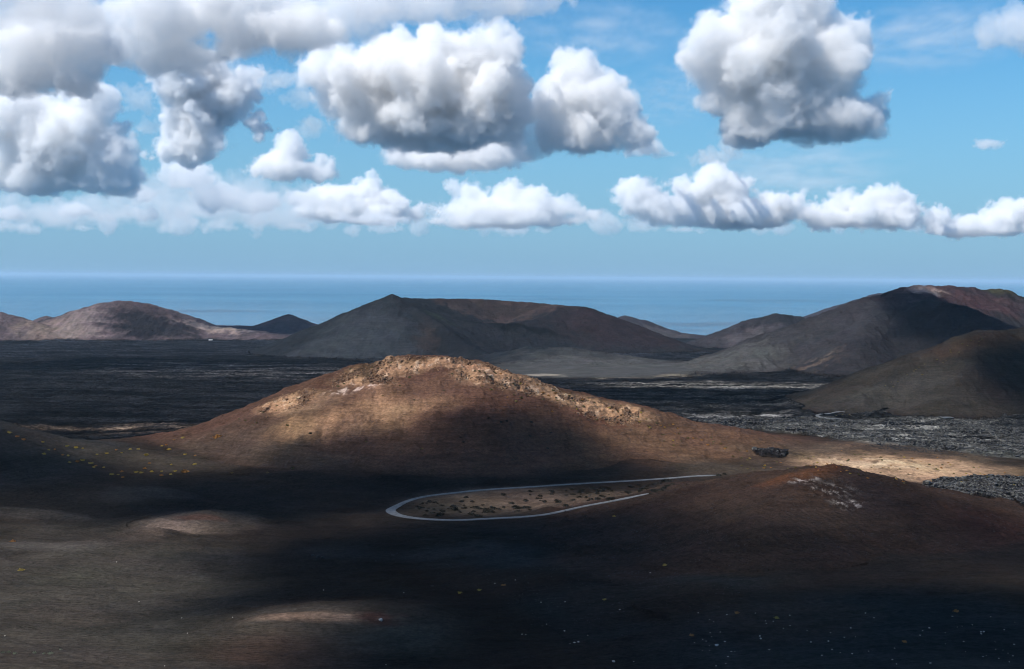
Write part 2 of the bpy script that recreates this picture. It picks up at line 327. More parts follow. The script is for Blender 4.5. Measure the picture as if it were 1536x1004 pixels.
# hill 10
m=SW[10]*1.; mixc(m,(.050,.043,.036)); mixc(m*ell(1480,510,70,14,.6),(.11,.065,.04),.7); mixc(m*ell(1350,600,110,20,.6),(.07,.066,.063),.7); mixc(m*ell(1500,570,70,40,.6),(.03,.025,.025),.7)  # dark right part is cloud shade painted into the slope colour
# ash plain
m=ash; mixc(m,(.125,.120,.110)); mixc(m*ell(900,570,120,3.2,.6),(.42,.33,.22),.75); mixc(m*ell(820,563,30,2,.6),(.42,.34,.24),.6); mixc(m*ell(1010,564,26,2.5,.6),(.42,.34,.22),.7)
ids2=ids.copy(); ids2[(lava>.5)&((ids==0)|(ids==18)|(ids==11))]=20; ids2[(ash>.5)&(ids==0)]=21; 
# lava colours
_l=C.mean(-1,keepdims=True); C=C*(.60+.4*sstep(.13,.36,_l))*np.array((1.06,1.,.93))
_far=sstep(1500,2600,RR)[...,None]; C=C*(1-_far*(1-np.array((.56,.60,.68))*(1+.5*sstep(.08,.2,_l))))  # distance haze painted in: far albedo made darker and bluer
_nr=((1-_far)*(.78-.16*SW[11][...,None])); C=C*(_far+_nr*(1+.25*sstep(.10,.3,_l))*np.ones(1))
lmask=lava*(ids2!=21)
ln=fbm(X,Yg,120,5,91); ls=fbm(X*.5,Yg*2.0,90,5,95)
mixc(lmask,(.0062,.0064,.0078))
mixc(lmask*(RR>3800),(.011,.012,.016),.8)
mixc(lmask*ell(350,555,190,12,.6)*sstep(-.2,.3,ls),(.075,.068,.066),.6)
mixc(lmask*ell(150,645,160,6,.6)*sstep(-.2,.2,ls),(.12,.085,.06),.7)
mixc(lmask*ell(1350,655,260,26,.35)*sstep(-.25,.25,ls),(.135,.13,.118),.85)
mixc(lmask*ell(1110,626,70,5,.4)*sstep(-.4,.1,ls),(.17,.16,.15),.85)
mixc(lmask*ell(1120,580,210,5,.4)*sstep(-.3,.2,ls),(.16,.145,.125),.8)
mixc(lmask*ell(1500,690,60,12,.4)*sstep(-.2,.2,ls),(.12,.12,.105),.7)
mixc((ids==17)*1.,(.018,.016,.017),.9)
mixc(lmask*ell(340,504,90,4,.5)*(RR>3800),(.20,.165,.14),.6)
mixc(lmask*ell(370,497,60,2,.5),(.30,.25,.21),.6)
spots=np.clip(lmask*(.10+.95*ell(1370,655,260,32,.4)+.3*ell(1150,600,250,25,.4))+.8*ell(1490,738,110,17,.4)*lmask,0,1)
# ------------------------------------------------------------------ displacement
lav=lmask
amp=np.where(RR<2200,2.6,3.6)
rd=fbm(X,Yg,34,5,11,.55,True); r2=fbm(X,Yg,150,4,15,.5)
Z+=lav*(rd*amp+r2*4*sstep(1300,1700,RR)+fbm(X*.35,Yg,55,4,16,.55,True)*4.5*(RR<2300)*sstep(.1,.2,TT))
big=ell(1490,738,110,17,.4)*lav; Z+=big*(fbm(X,Yg,9,4,12,.6,True)*1.0+.2)
Z+=(ids==17)*(fbm(X,Yg,10,4,13,.6,True)*1.6-1.)
Z+=crest*(fbm(X,Yg,14,4,19,.6,True)*3.4-.6+fbm(X,Yg,45,3,18)*4)
ashm=(1-lav)
hf=np.isin(ids,(3,4,5,6,7,8,9)); nf=np.isin(ids,(1,10,2))
Z+=hf*(fbm(X,Yg,240,6,21,.55)*7+fbm(X,Yg,45,4,23,.55,True)*2.2)
gul=fbm(X*1.0+wx*.5,Yg*.35,38,4,25,.55,True)
Z+=((np.isin(ids,(9,7,4))+.3*(ids==3))*(gul*3.5+fbm(X,Yg*.4,90,5,24,.55,True)*5))+(ids==10)*(gul*2.6+fbm(X,Yg*.5,60,4,34,.55,True)*3+fbm(X,Yg,120,5,26)*5)
Z+=SW[1]*(fbm(X,Yg,140,5,27)*6.0*sstep(0,.5,1-crest)+fbm(X,Yg,22,3,28)*.7+gul*1.9+fbm(X,Yg*.4,16,3,29,.5,True)*.9)
Z+=(RR<1300)*ashm*((fbm(X,Yg*1.6,70,4,31,.45)*3.2+fbm(X*.4+Yg*.2,Yg,34,3,32,.5,True)*1.3)*sstep(350,700,RR)+fbm(X*.55,Yg*1.7,22,5,33,.6)*1.7)
Z+=(ids==11)*(fbm(X,Yg,30,4,35,.5)*1.5+fbm(X*1.2+Yg*.6,Yg*.4,11,4,36,.55,True)*1.3)
Z+=(RR<1000)*ashm*fbm(X*.35,Yg+fbm(X,Yg,30,2,38)*14,3.6,2,37)*.17       # wind ripples
# ------------------------------------------------------------------ road
RP=[(1085,713),(1050,714.5),(1010,717),(950,722),(880,727),(800,731.5),(730,735.5),(680,740.5),(645,745),(618,749),(600,754),(589,760),(586,766),(590,771.5),(602,776),(624,779.8),(660,781.6),(705,781),(760,778),(820,772),(870,764),(920,753.5),(960,744.5),(985,739)]
pts=[hit(a,b,ZS) for a,b in RP]
def catmull(p,nn=10):
    out=[]
    q=[p[0]*2-p[1]]+p+[p[-1]*2-p[-2]]
    for i in range(1,len(q)-2):
        for k in range(nn):
            t=k/nn; a,b,c,d=q[i-1],q[i],q[i+1],q[i+2]
            out.append(.5*((2*b)+(c-a)*t+(2*a-5*b+4*c-d)*t*t+(3*b-a-3*c+d)*t**3))
    out.append(p[-1]); return out
rc=catmull(pts,10)
RXY=np.array([(p.x,p.y) for p in rc]); 
for _ in range(6): RXY[1:-1]=(RXY[:-2]+RXY[1:-1]*2+RXY[2:])/4
RZ=np.array([height(a,b) for a,b in RXY])
for _ in range(60): RZ[1:-1]=(RZ[:-2]+RZ[1:-1]*2+RZ[2:])/4
def flatten(RXY,RZ,half,fall):
    sel=(X>RXY[:,0].min()-40)&(X<RXY[:,0].max()+40)&(Yg>RXY[:,1].min()-40)&(Yg<RXY[:,1].max()+40)
    xs,ys=X[sel],Yg[sel]; bd=np.full(xs.shape,1e9); bz=np.zeros(xs.shape)
    for i in range(len(RXY)-1):
        a=RXY[i]; b=RXY[i+1]; dx,dy=b-a; l2=dx*dx+dy*dy+1e-9
        t=np.clip(((xs-a[0])*dx+(ys-a[1])*dy)/l2,0,1); d=np.hypot(xs-a[0]-dx*t,ys-a[1]-dy*t)
        u=d<bd; bd[u]=d[u]; bz[u]=(RZ[i]+(RZ[i+1]-RZ[i])*t)[u]
    w=1-sstep(half,half+fall,bd); z=Z[sel]; Z[sel]=z*(1-w)+(bz-.35)*w
flatten(RXY,RZ,7,14)
for i_ in range(12): RZ[-1-i_]-=1.3*(1-i_/12.)**2; RZ[i_]-=1.0*max(0,1-i_/7.)**2
def ribbon(name,RXY,RZ,half,mat,extra=0.,th_=.25):
    vs=[];fs=[]
    for i in range(len(RXY)):
        a=RXY[max(0,i-1)]; b=RXY[min(len(RXY)-1,i+1)]; t=(b-a)/max(1e-6,np.linalg.norm(b-a)); nn=np.array((-t[1],t[0]))
        hw=half[i] if hasattr(half,'__len__') else half
        for s,dz in ((-1,-1.2),(-.97,0),(-.5,.06),(0,.09),(.5,.06),(.97,0),(1,-1.2)):
            p=RXY[i]+nn*s*hw; vs.append((p[0],p[1],RZ[i]+dz+extra))
    for i in range(len(RXY)-1):
        for k in range(6): a=i*7+k; fs.append((a,a+1,a+8,a+7))
    me=bpy.data.meshes.new(name); me.from_pydata(vs,[],fs); me.materials.append(mat)
    o=bpy.data.objects.new(name,me); COL.objects.link(o); o['kind']='structure'; return o
# ------------------------------------------------------------------ materials
class Nt:
    def __init__(s,m): s.t=m.node_tree; s.n=s.t.nodes; s.l=s.t.links
    def N(s,ty,**k):
        x=s.n.new(ty)
        for a,b in k.items(): setattr(x,a,b)
        return x
    def set(s,i,v):
        if hasattr(v,'is_output'): s.l.new(v,i)
        else: i.default_value=v
    def m(s,op,a,b=None,c=None,clamp=False):
        x=s.N('ShaderNodeMath',operation=op,use_clamp=clamp)
        for i,q in enumerate((a,b,c)):
            if q is not None: s.set(x.inputs[i],q)
        return x.outputs[0]
    def vm(s,op,a,b=None):
        x=s.N('ShaderNodeVectorMath',operation=op); s.set(x.inputs[0],a)
        if b is not None: s.set(x.inputs[3 if op=='SCALE' else 1],b)
        return x.outputs[1 if op in('LENGTH','DISTANCE','DOT_PRODUCT') else 0]
    def noise(s,vec,sc,det,ro=.55,col=False):
        x=s.N('ShaderNodeTexNoise'); s.set(x.inputs['Vector'],vec); x.inputs['Scale'].default_value=sc; x.inputs['Detail'].default_value=det; x.inputs['Roughness'].default_value=ro
        return x.outputs['Color' if col else 0]
    def ramp(s,v,a,b,lo=0.,hi=1.):
        x=s.N('ShaderNodeMapRange'); s.set(x.inputs[0],v)
        for i,q in zip((1,2,3,4),(a,b,lo,hi)): s.set(x.inputs[i],q)
        return x.outputs[0]
    def mix(s,f,a,b,mode='MIX'):
        x=s.N('ShaderNodeMix',data_type='RGBA',blend_type=mode); s.set(x.inputs[0],f); s.set(x.inputs[6],a); s.set(x.inputs[7],b); return x.outputs[2]
def newmat(name):
    m=bpy.data.materials.new(name); m.use_nodes=True; return m,Nt(m),m.node_tree.nodes['Principled BSDF']
# volcanic ground
mg,g,b=newmat('volcanic_ground')
pos=g.N('ShaderNodeNewGeometry').outputs['Position']
col=g.N('ShaderNodeAttribute',attribute_name='albedo').outputs['Color']
zn=g.N('ShaderNodeSeparateColor'); g.l.new(g.N('ShaderNodeAttribute',attribute_name='zone').outputs['Color'],zn.inputs[0])
lv,sp,rk=zn.outputs[0],zn.outputs[1],zn.outputs[2]
st=g.vm('MULTIPLY',pos,(.35,1.,1.))
nA=g.noise(pos,1/45,6,.62); nB=g.noise(pos,1/3.2,5,.65); nC=g.noise(st,1/9,5,.6)
v1=g.m('MULTIPLY',g.ramp(nA,.34,.66,.78,1.24),g.ramp(nC,.34,.66,.84,1.16))
v2=g.m('MULTIPLY',v1,g.ramp(nB,.34,.66,.74,1.28))
c1=g.vm('SCALE',col,v2)
hue=g.noise(pos,1/70,4,.6,True); c1=g.mix(.10,c1,g.vm('MULTIPLY',c1,g.vm('SCALE',hue,2.0)))
# lava: blackened pits and pale lichen crusts
ln1=g.noise(pos,1/5.5,6,.72); ln2=g.noise(g.vm('MULTIPLY',pos,(.45,1,1)),1/24,6,.7)
lc=g.vm('SCALE',col,g.m('MULTIPLY',g.ramp(ln1,.38,.64,.15,2.3),g.ramp(ln2,.36,.64,.4,1.7)))
ln3=g.noise(g.vm('MULTIPLY',pos,(.3,1,1)),1/60,5,.65); lc=g.vm('SCALE',lc,g.ramp(ln3,.40,.60,.35,1.8))
lich=g.m('MULTIPLY',g.m('MULTIPLY',g.ramp(ln3,.44,.54),g.m('MULTIPLY',g.ramp(g.noise(pos,1/3.,5,.75),.50,.60),g.ramp(ln2,.40,.56))),sp)
lc=g.mix(g.m('MULTIPLY',lich,.9),lc,(.30,.29,.25,1))
band=g.noise(g.vm('MULTIPLY',pos,(.018,.018,.8)),1.,5,.62); band2=g.noise(g.vm('MULTIPLY',pos,(.35,1.1,1.)),1/1.1,4,.7)
c1=g.vm('SCALE',c1,g.m('MULTIPLY',g.ramp(band,.36,.64,.84,1.16),g.ramp(band2,.34,.66,.74,1.28)))
c2=g.mix(lv,c1,lc)
# loose stones on ash
vor=g.N('ShaderNodeTexVoronoi',feature='F1'); g.set(vor.inputs['Vector'],pos); vor.inputs['Scale'].default_value=1/2.6
dk=g.m('MULTIPLY',g.m('LESS_THAN',vor.outputs['Distance'],.22),g.m('GREATER_THAN',g.noise(pos,1/14,3,.6),.56))
c2=g.mix(g.m('MULTIPLY',g.m('MULTIPLY',dk,.45),g.m('SUBTRACT',1.,lv)),c2,(.03,.026,.024,1))
g.l.new(c2,b.inputs['Base Color']); b.inputs['Roughness'].default_value=.95
b.inputs['Specular IOR Level'].default_value=.03
wv=g.N('ShaderNodeTexWave',wave_type='BANDS',bands_direction='Y'); g.set(wv.inputs['Vector'],g.vm('MULTIPLY',pos,(.25,1.,.6))); wv.inputs['Scale'].default_value=.16; wv.inputs['Distortion'].default_value=9; wv.inputs['Detail'].default_value=3; wv.inputs['Detail Scale'].default_value=.5
ripple=g.m('MULTIPLY',g.m('MULTIPLY',wv.outputs[1],.22),g.m('SUBTRACT',1.,lv))
hsum=g.m('ADD',g.m('ADD',g.m('MULTIPLY',nB,g.m('ADD',.95,g.m('MULTIPLY',rk,1.2))),g.m('MULTIPLY',nC,1.6)),g.m('ADD',ripple,g.m('MULTIPLY',g.m('MULTIPLY',band,1.7),g.m('SUBTRACT',1.,lv))))
hsum=g.m('ADD',hsum,g.m('MULTIPLY',lv,g.m('ADD',g.m('MULTIPLY',ln1,8.),g.m('MULTIPLY',ln2,10.))))
bp=g.N('ShaderNodeBump'); bp.inputs['Strength'].default_value=1.; bp.inputs['Distance'].default_value=1.; g.l.new(hsum,bp.inputs['Height']); g.l.new(bp.outputs[0],b.inputs['Normal'])
# road
mr,g,b=newmat('road_surface'); pos=g.N('ShaderNodeNewGeometry').outputs['Position']
c=g.vm('SCALE',(.105,.108,.11),g.ramp(g.noise(pos,1/5,6,.65),.3,.7,.55,1.35)); g.l.new(c,b.inputs['Base Color']); b.inputs['Roughness'].default_value=.9
rl=[0.]
hw=np.full(len(RXY),2.7)
for i in range(len(RXY)):                              # wider in the hairpin
    hw[i]+=1.6*math.exp(-((i-122)/20.)**2)
    hw[i]*=min(1,.25+(len(RXY)-1-i)/22.)*min(1,.3+i/10.)
road=ribbon('road',RXY,RZ,hw,mr); road['label']='pale hairpin road curling round the scrubby strip below the brown cone'
# ------------------------------------------------------------------ terrain meshes
nr,nc=Z.shape
V=np.stack([X,Yg,Z],-1)
tu=np.roll(V,-1,1)-np.roll(V,1,1); tv=np.empty_like(V); tv[1:-1]=V[2:]-V[:-2]; tv[0]=V[1]-V[0]; tv[-1]=V[-1]-V[-2]
tu[:,0]=V[:,1]-V[:,0]; tu[:,-1]=V[:,-1]-V[:,-2]
NN=np.cross(tu,tv); NN/=np.linalg.norm(NN,axis=-1,keepdims=True)+1e-12
idx=np.arange(nr*nc).reshape(nr,nc)
Fc=np.stack([idx[:-1,:-1],idx[:-1,1:],idx[1:,1:],idx[1:,:-1]],-1).reshape(-1,4)
fid=ids2[:-1,:-1].reshape(-1)
zone=np.stack([lav,np.clip(spots,0,1),np.clip(rock,0,1),np.ones_like(lav)],-1).astype(np.float32)
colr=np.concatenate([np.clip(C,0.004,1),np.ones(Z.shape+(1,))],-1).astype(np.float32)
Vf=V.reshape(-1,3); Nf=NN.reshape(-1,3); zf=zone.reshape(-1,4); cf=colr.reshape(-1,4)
for hid,(nm,lab) in HILLS.items():
    f=Fc[fid==hid]
    if len(f)==0: print('EMPTY',hid); continue
    us,inv=np.unique(f,return_inverse=True); inv=inv.reshape(-1)
    me=bpy.data.meshes.new(nm); me.vertices.add(len(us)); me.vertices.foreach_set('co',Vf[us].astype(np.float32).ravel())
    me.loops.add(len(inv)); me.loops.foreach_set('vertex_index',inv.astype(np.int32)); nf_=len(f)
    me.polygons.add(nf_); me.polygons.foreach_set('loop_start',np.arange(0,nf_*4,4,dtype=np.int32)); me.polygons.foreach_set('use_smooth',np.ones(nf_,bool))
    me.update(calc_edges=True)
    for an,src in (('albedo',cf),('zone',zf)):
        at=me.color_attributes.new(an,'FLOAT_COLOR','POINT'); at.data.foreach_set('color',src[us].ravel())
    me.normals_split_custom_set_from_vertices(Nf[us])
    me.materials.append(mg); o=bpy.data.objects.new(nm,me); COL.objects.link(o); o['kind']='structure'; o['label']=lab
print('meshes',round(time.time()-T0,1))
# sea
R=4e5; me=bpy.data.meshes.new('sea'); nseg=96
vs=[(0,0,0)]+[(R*math.cos(i*2*math.pi/nseg),R*math.sin(i*2*math.pi/nseg),0) for i in range(nseg)]
me.from_pydata(vs,[],[(0,1+i,1+(i+1)%nseg) for i in range(nseg)])
so=bpy.data.objects.new('sea',me); COL.objects.link(so); so['kind']='structure'; so['label']='calm blue ocean stretching from the coast to the horizon'
ms,g,b=newmat('sea_water'); pos=g.N('ShaderNodeNewGeometry').outputs['Position']
n1=g.noise(g.vm('MULTIPLY',pos,(.25,1,1)),1/2500,5,.6)
g.l.new(g.mix(g.ramp(n1,.35,.68),(.010,.075,.145,1),(.014,.088,.165,1)),b.inputs['Base Color']); g.set(b.inputs['Roughness'],g.ramp(n1,.3,.7,.26,.20)); b.inputs['Specular IOR Level'].default_value=.9
bp=g.N('ShaderNodeBump'); bp.inputs['Distance'].default_value=1.5; g.l.new(g.noise(pos,1/30,4,.6),bp.inputs['Height']); g.l.new(bp.outputs[0],b.inputs['Normal'])
me.materials.append(ms)
# haze
HD=1.1e-5
hm=bpy.data.materials.new('haze_air'); hm.use_nodes=True; k=hm.node_tree; k.nodes.clear(); o_=k.nodes.new('ShaderNodeOutputMaterial'); p_=k.nodes.new('ShaderNodeVolumePrincipled')
p_.inputs['Color'].default_value=(.52,.74,.92,1); p_.inputs['Density'].default_value=HD; p_.inputs['Anisotropy'].default_value=.0; k.links.new(p_.outputs[0],o_.inputs['Volume'])
R2=R*1.02; zb,zt=-420.,520.
me=bpy.data.meshes.new('haze'); me.from_pydata([(x,y,z) for z in (zb,zt) for x,y in ((-R2,-R2),(R2,-R2),(R2,R2),(-R2,R2))],[],[(3,2,1,0),(4,5,6,7),(0,1,5,4),(1,2,6,5),(2,3,7,6),(3,0,4,7)])
me.materials.append(hm); ho=bpy.data.objects.new('haze',me); COL.objects.link(ho); ho['kind']='stuff'; ho['label']='thin blue sea haze'
CQ=0.92
# ------------------------------------------------------------------ clouds: real volumes whose density is a field baked by nodes
def cloud_mat(name,dens,colr_=(1,1,1,1),an=.1):
    m=bpy.data.materials.new(name); m.use_nodes=True; n=m.node_tree; n.nodes.clear()
    o=n.nodes.new('ShaderNodeOutputMaterial'); p=n.nodes.new('ShaderNodeVolumePrincipled')
    p.inputs['Color'].default_value=colr_; p.inputs['Density'].default_value=dens; p.inputs['Anisotropy'].default_value=an
    n.links.new(p.outputs[0],o.inputs['Volume']); return m
class G(Nt):
    def __init__(s,name):
        s.t=bpy.data.node_groups.new(name,'GeometryNodeTree')
        s.t.interface.new_socket('Geometry',in_out='INPUT',socket_type='NodeSocketGeometry'); s.t.interface.new_socket('Geometry',in_out='OUTPUT',socket_type='NodeSocketGeometry')
        s.n=s.t.nodes; s.l=s.t.links
def finish_volume(g,name,den,mn,mx,vox,mat,label,group=None):
    vc=g.N('GeometryNodeVolumeCube'); g.set(vc.inputs['Density'],den)
    vc.inputs['Min'].default_value=mn; vc.inputs['Max'].default_value=mx
    vv=vox if hasattr(vox,'__len__') else (vox,)*3
    for i,a in enumerate('XYZ'): vc.inputs['Resolution '+a].default_value=max(4,int((mx[i]-mn[i])/vv[i]))
    sm=g.N('GeometryNodeSetMaterial'); sm.inputs['Material'].default_value=mat
    g.l.new(vc.outputs[0],sm.inputs[0]); o=g.N('NodeGroupOutput'); g.l.new(sm.outputs[0],o.inputs[0])
    vd=bpy.data.volumes.new(name); ob=bpy.data.objects.new(name,vd); COL.objects.link(ob); vd.materials.append(mat)
    md=ob.modifiers.new('density','NODES'); md.node_group=g.t
    ob['label']=label; ob['category']='cloud'
    if group: ob['group']=group
    return ob
def cloud(name,label,Y,blobs,base_py,seed=0.,dens=.016,scale=600.,noise=.35,sharp=5.5,vox=None,mat=None,group=None,soft=110.,ragged=.8,color=(1,1,1,1),sub=4):
    """blobs: (px,py,rx,ry[,dY,depth]) in picture pixels at distance Y; base at the cloud base row"""
    base=at_y(blobs[0][0],base_py,Y).z if base_py else -1e5
    g=G(name); vox=(vox or Y/F*1.55)/CQ
    bl=[]
    for q in blobs:
        px,py,rx,ry=q[:4]; dY=q[4] if len(q)>4 else 0; dp=q[5] if len(q)>5 else (rx+ry)/2
        c_=at_y(px,py,Y); c_.y+=dY*Y/F; s=Y/F; bl.append((c_,(rx*s,dp*s,ry*s)))
    rnd=random.Random(int(seed)+5)
    for c0,r0 in list(bl):
        for _ in range(sub):
            a=rnd.uniform(0,6.283); e=rnd.uniform(-.25,1.35); f=rnd.uniform(.3,.5)
            dv=(math.cos(e)*math.cos(a)*.82,math.cos(e)*math.sin(a)*.82,math.sin(e)*.82)
            bl.append((Vector((c0[0]+dv[0]*r0[0],c0[1]+dv[1]*r0[1],c0[2]+dv[2]*r0[2])),tuple(f*(r0[0]+r0[1]+r0[2])/3*v for v in (1,1,.95))))
    pad=1.3
    mx=[max(b_[0][i]+b_[1][i]*pad for b_ in bl) for i in range(3)]; mn=[min(b_[0][i]-b_[1][i]*pad for b_ in bl) for i in range(3)]
    if base_py: mn[2]=max(mn[2],base-soft*1.6)
    mn[2]=max(mn[2],560.)
    pos=g.N('GeometryNodeInputPosition').outputs[0]
    p0=g.vm('ADD',pos,(seed*1.0+400.,seed*1.7,seed*.3))
    w=g.noise(p0,1/scale,2,.5,True)
    w2=g.noise(p0,4/scale,2,.5,True)
    wp=g.vm('ADD',pos,g.vm('SCALE',g.vm('SUBTRACT',w,(.5,.5,.5)),scale*.62)); wp=g.vm('ADD',wp,g.vm('SCALE',g.vm('SUBTRACT',w2,(.5,.5,.5)),scale*.34)); wp=g.vm('ADD',wp,g.vm('SCALE',g.vm('SUBTRACT',g.noise(p0,13/scale,3,.55,True),(.5,.5,.5)),scale*.13))
    prev=None
    for c_,rad in bl:
        kk=g.m('SUBTRACT',1.,g.vm('LENGTH',g.vm('DIVIDE',g.vm('SUBTRACT',wp,tuple(c_)),tuple(rad))))
        if prev is None: prev=kk
        else:
            x=g.N('ShaderNodeMath',operation='SMOOTH_MAX'); g.set(x.inputs[0],prev); g.set(x.inputs[1],kk); x.inputs[2].default_value=.12; prev=x.outputs[0]
    s=prev
    n1=g.noise(p0,2.4/scale,8,.68)
    # billows: inverted ridged noise gives the cauliflower lumps
    b1=g.m('ABSOLUTE',g.m('SUBTRACT',g.noise(p0,3.2/scale,2,.5),.5)); b2=g.m('ABSOLUTE',g.m('SUBTRACT',g.noise(p0,8/scale,3,.55),.5))
    s=g.m('ADD',s,g.m('MULTIPLY',g.m('SUBTRACT',g.noise(g.vm('ADD',p0,(900.,0.,0.)),1.05/scale,2,.5),.5),noise*4.2)); s=g.m('ADD',s,g.m('MULTIPLY',g.m('SUBTRACT',n1,.5),noise*5.2))
    s=g.m('ADD',s,g.m('MULTIPLY',g.m('SUBTRACT',b1,.09),noise*1.4)); s=g.m('ADD',s,g.m('MULTIPLY',g.m('SUBTRACT',b2,.08),noise*.9))
    if base_py:
        z=g.N('ShaderNodeSeparateXYZ'); g.set(z.inputs[0],pos)
        zz=g.m('ADD',z.outputs[2],g.m('MULTIPLY',g.m('SUBTRACT',g.noise(p0,3/scale,4,.6),.5),soft*2.2*ragged*2))
        zb=g.m('DIVIDE',g.m('SUBTRACT',zz,base),soft)
        s=g.m('SUBTRACT',s,g.m('MULTIPLY',g.m('MAXIMUM',g.m('SUBTRACT',.7,zb),0.0),.8))
    core=g.m('POWER',g.m('MULTIPLY',s,sharp,clamp=True),1.6)
    veil=g.m('MULTIPLY',g.m('MULTIPLY',g.m('ADD',s,.26),4.,clamp=True),g.m('MULTIPLY',g.ramp(g.noise(g.vm('MULTIPLY',wp,(1,1,1.6)),5/scale,6,.68),.48,.72),.10))
    return finish_volume(g,name,g.m('MAXIMUM',core,veil),mn,mx,vox,mat or cloud_mat('cloud_vapour',dens,color),label,group)
cloud('cumulus_cloud','big white heaped cloud with flat blue grey base at the upper right',7400,[(1170,60,90,75),(1095,95,70,65),(1235,95,72,70),(1150,10,60,45),(1190,165,110,60),(1255,180,75,50),(1130,190,60,32),(1075,140,35,40)],222,seed=0,noise=.27,scale=520)
cloud('cumulus_cloud','small hook shaped cloud wisp at the right side of the big heaped cloud',7300,[(1322,158,20,26),(1308,190,26,28),(1335,150,8,16)],222,seed=700,noise=.3,scale=260,dens=.012,sub=2)
cloud('cumulus_cloud','compact white towering cloud with ragged dark base right of the centre',8150,[(866,110,42,38),(842,160,45,45),(900,160,62,50),(875,205,72,38),(945,195,32,40)],238,seed=1300,noise=.26,scale=400)
cloud('cumulus_cloud','broad bright cloud with dark grey belly left of the sky centre',7900,[(700,85,82,42),(610,115,100,60),(700,150,95,75),(515,130,60,55),(640,190,130,45),(765,165,30,55),(560,170,70,50),(480,110,40,35)],233,seed=2600,noise=.28,scale=500)
cloud('cumulus_cloud','white low cloud strip under the broad central cloud',9300,[(690,238,95,26),(740,228,50,32),(620,235,45,22)],262,seed=3300,noise=.3,scale=300,dens=.014)
cloud('cumulus_cloud','dark slate blue cloud hanging in the left half of the sky',8600,[(285,120,70,45),(335,145,62,50),(300,185,58,46),(300,225,38,28),(372,155,26,38),(388,188,18,22),(255,215,24,18)],252,seed=4500,noise=.34,dens=.024,scale=520,color=(.97,.98,.99,1))  # vapour colour greyed slightly to stand in for shade from neighbouring clouds
cloud('cumulus_cloud','pale rounded cloud bank at the top between the left corner and the centre',6600,[(250,50,85,75),(190,70,50,60),(340,30,90,70),(430,40,70,50),(300,85,60,30)],118,seed=5200,noise=.38,dens=.011,scale=520,soft=160)
cloud('cumulus_cloud','wide pale grey cloud sheet along the top edge above the broad cloud',6900,[(520,20,90,50),(620,8,90,42),(720,2,80,36),(800,5,50,24)],85,seed=5900,noise=.42,dens=.005,scale=600,soft=200)
cloud('cumulus_cloud','bright white cloud mass filling the top left corner',5600,[(50,80,95,62),(100,55,70,60),(20,110,80,45),(110,115,45,40)],158,seed=6400,noise=.28,dens=.013,scale=330)
cloud('cumulus_cloud','thin light grey cloud across the very top left corner',5000,[(50,0,90,34),(115,18,40,34),(-20,20,60,50)],75,seed=6900,noise=.4,dens=.005,scale=500,soft=150)
cloud('cumulus_cloud','grey and white cloud mass at the left edge above the sea',10500,[(20,190,85,45),(95,215,80,60),(165,230,40,60),(50,260,100,42),(185,275,32,28),(130,170,50,40)],298,seed=7300,noise=.3,scale=480,dens=.012)
cloud('cumulus_cloud','small puffy cloud between the dark cloud and the central cloud',10400,[(437,232,28,28),(415,256,45,22),(470,256,35,22)],280,seed=8800,noise=.3,scale=320,dens=.015)
cloud('cumulus_cloud','bright heaped cloud low above the sea left of the centre',16500,[(550,282,26,22),(500,298,45,22),(585,302,28,20),(460,298,30,12),(540,318,90,22)],340,seed=9900,noise=.33,scale=480,dens=.010)
cloud('cumulus_cloud','small pale cloud heads over the horizon below the central cloud',18000,[(705,290,26,18),(680,285,12,16),(780,298,40,22),(740,318,90,20),(840,312,35,14),(880,320,25,14),(760,330,110,12)],345,seed=11100,noise=.36,scale=480,dens=.007)
cloud('cumulus_cloud','narrow cloud turret under the towering cloud',18000,[(942,285,24,22),(965,300,40,30),(1000,318,50,26)],345,seed=12100,noise=.33,scale=480,dens=.009)
cloud('cumulus_cloud','white double headed cloud below the big heaped cloud',18500,[(1075,275,30,30),(1100,290,34,26),(1048,300,45,26),(1110,320,95,26)],346,seed=13900,noise=.33,scale=480,dens=.010)
cloud('cumulus_cloud','row of little clouds right of the double headed cloud',18500,[(1175,308,34,20),(1210,318,36,18),(1260,308,28,20),(1330,302,32,24),(1350,318,40,20),(1300,328,90,16)],350,seed=14100,noise=.34,scale=480,dens=.010)
cloud('cumulus_cloud','white cloud at the right edge low above the sea',18500,[(1405,328,22,20),(1450,342,50,14),(1510,328,40,24),(1560,325,40,28),(1480,345,90,10)],360,seed=15100,noise=.33,scale=480,dens=.010)
cloud('cumulus_cloud','long faint cloud band over the horizon at the left',19500,[(40,322,110,16),(15,300,22,16),(150,322,110,12),(235,318,24,12),(330,315,130,20),(420,325,100,16)],348,seed=16100,noise=.42,scale=600,dens=.0011)
cloud('cumulus_cloud','pale thin veil of cloud below the dark slate cloud',13000,[(290,275,70,28),(370,290,80,24),(230,280,50,24),(470,300,70,16)],322,seed=17100,noise=.42,scale=480,dens=.0012)
cloud('cumulus_cloud','soft white cloud cut by the right edge near the top',8000,[(1495,48,32,28),(1545,50,45,42)],92,seed=18100,noise=.36,scale=330,dens=.005)
cloud('cumulus_cloud','small lilac cloud wisp below left of the big heaped cloud',8600,[(1060,240,34,13),(1095,222,18,16)],255,seed=19100,noise=.42,scale=240,dens=.006)
cloud('cumulus_cloud','pale cloud tail trailing right of the towering cloud',8600,[(965,225,32,15),(990,232,22,8)],244,seed=20100,noise=.4,scale=240,dens=.009)
cloud('cumulus_cloud','tiny grey cloud alone in the blue sky at the right',9500,[(1482,216,22,8)],None,seed=21100,noise=.3,scale=150,dens=.01,sub=2)
cloud('cumulus_cloud','pale connecting cloud between the central and the towering cloud',8300,[(785,205,32,30),(800,225,30,22)],250,seed=22100,noise=.38,scale=300,dens=.007)
_r=random.Random(77)
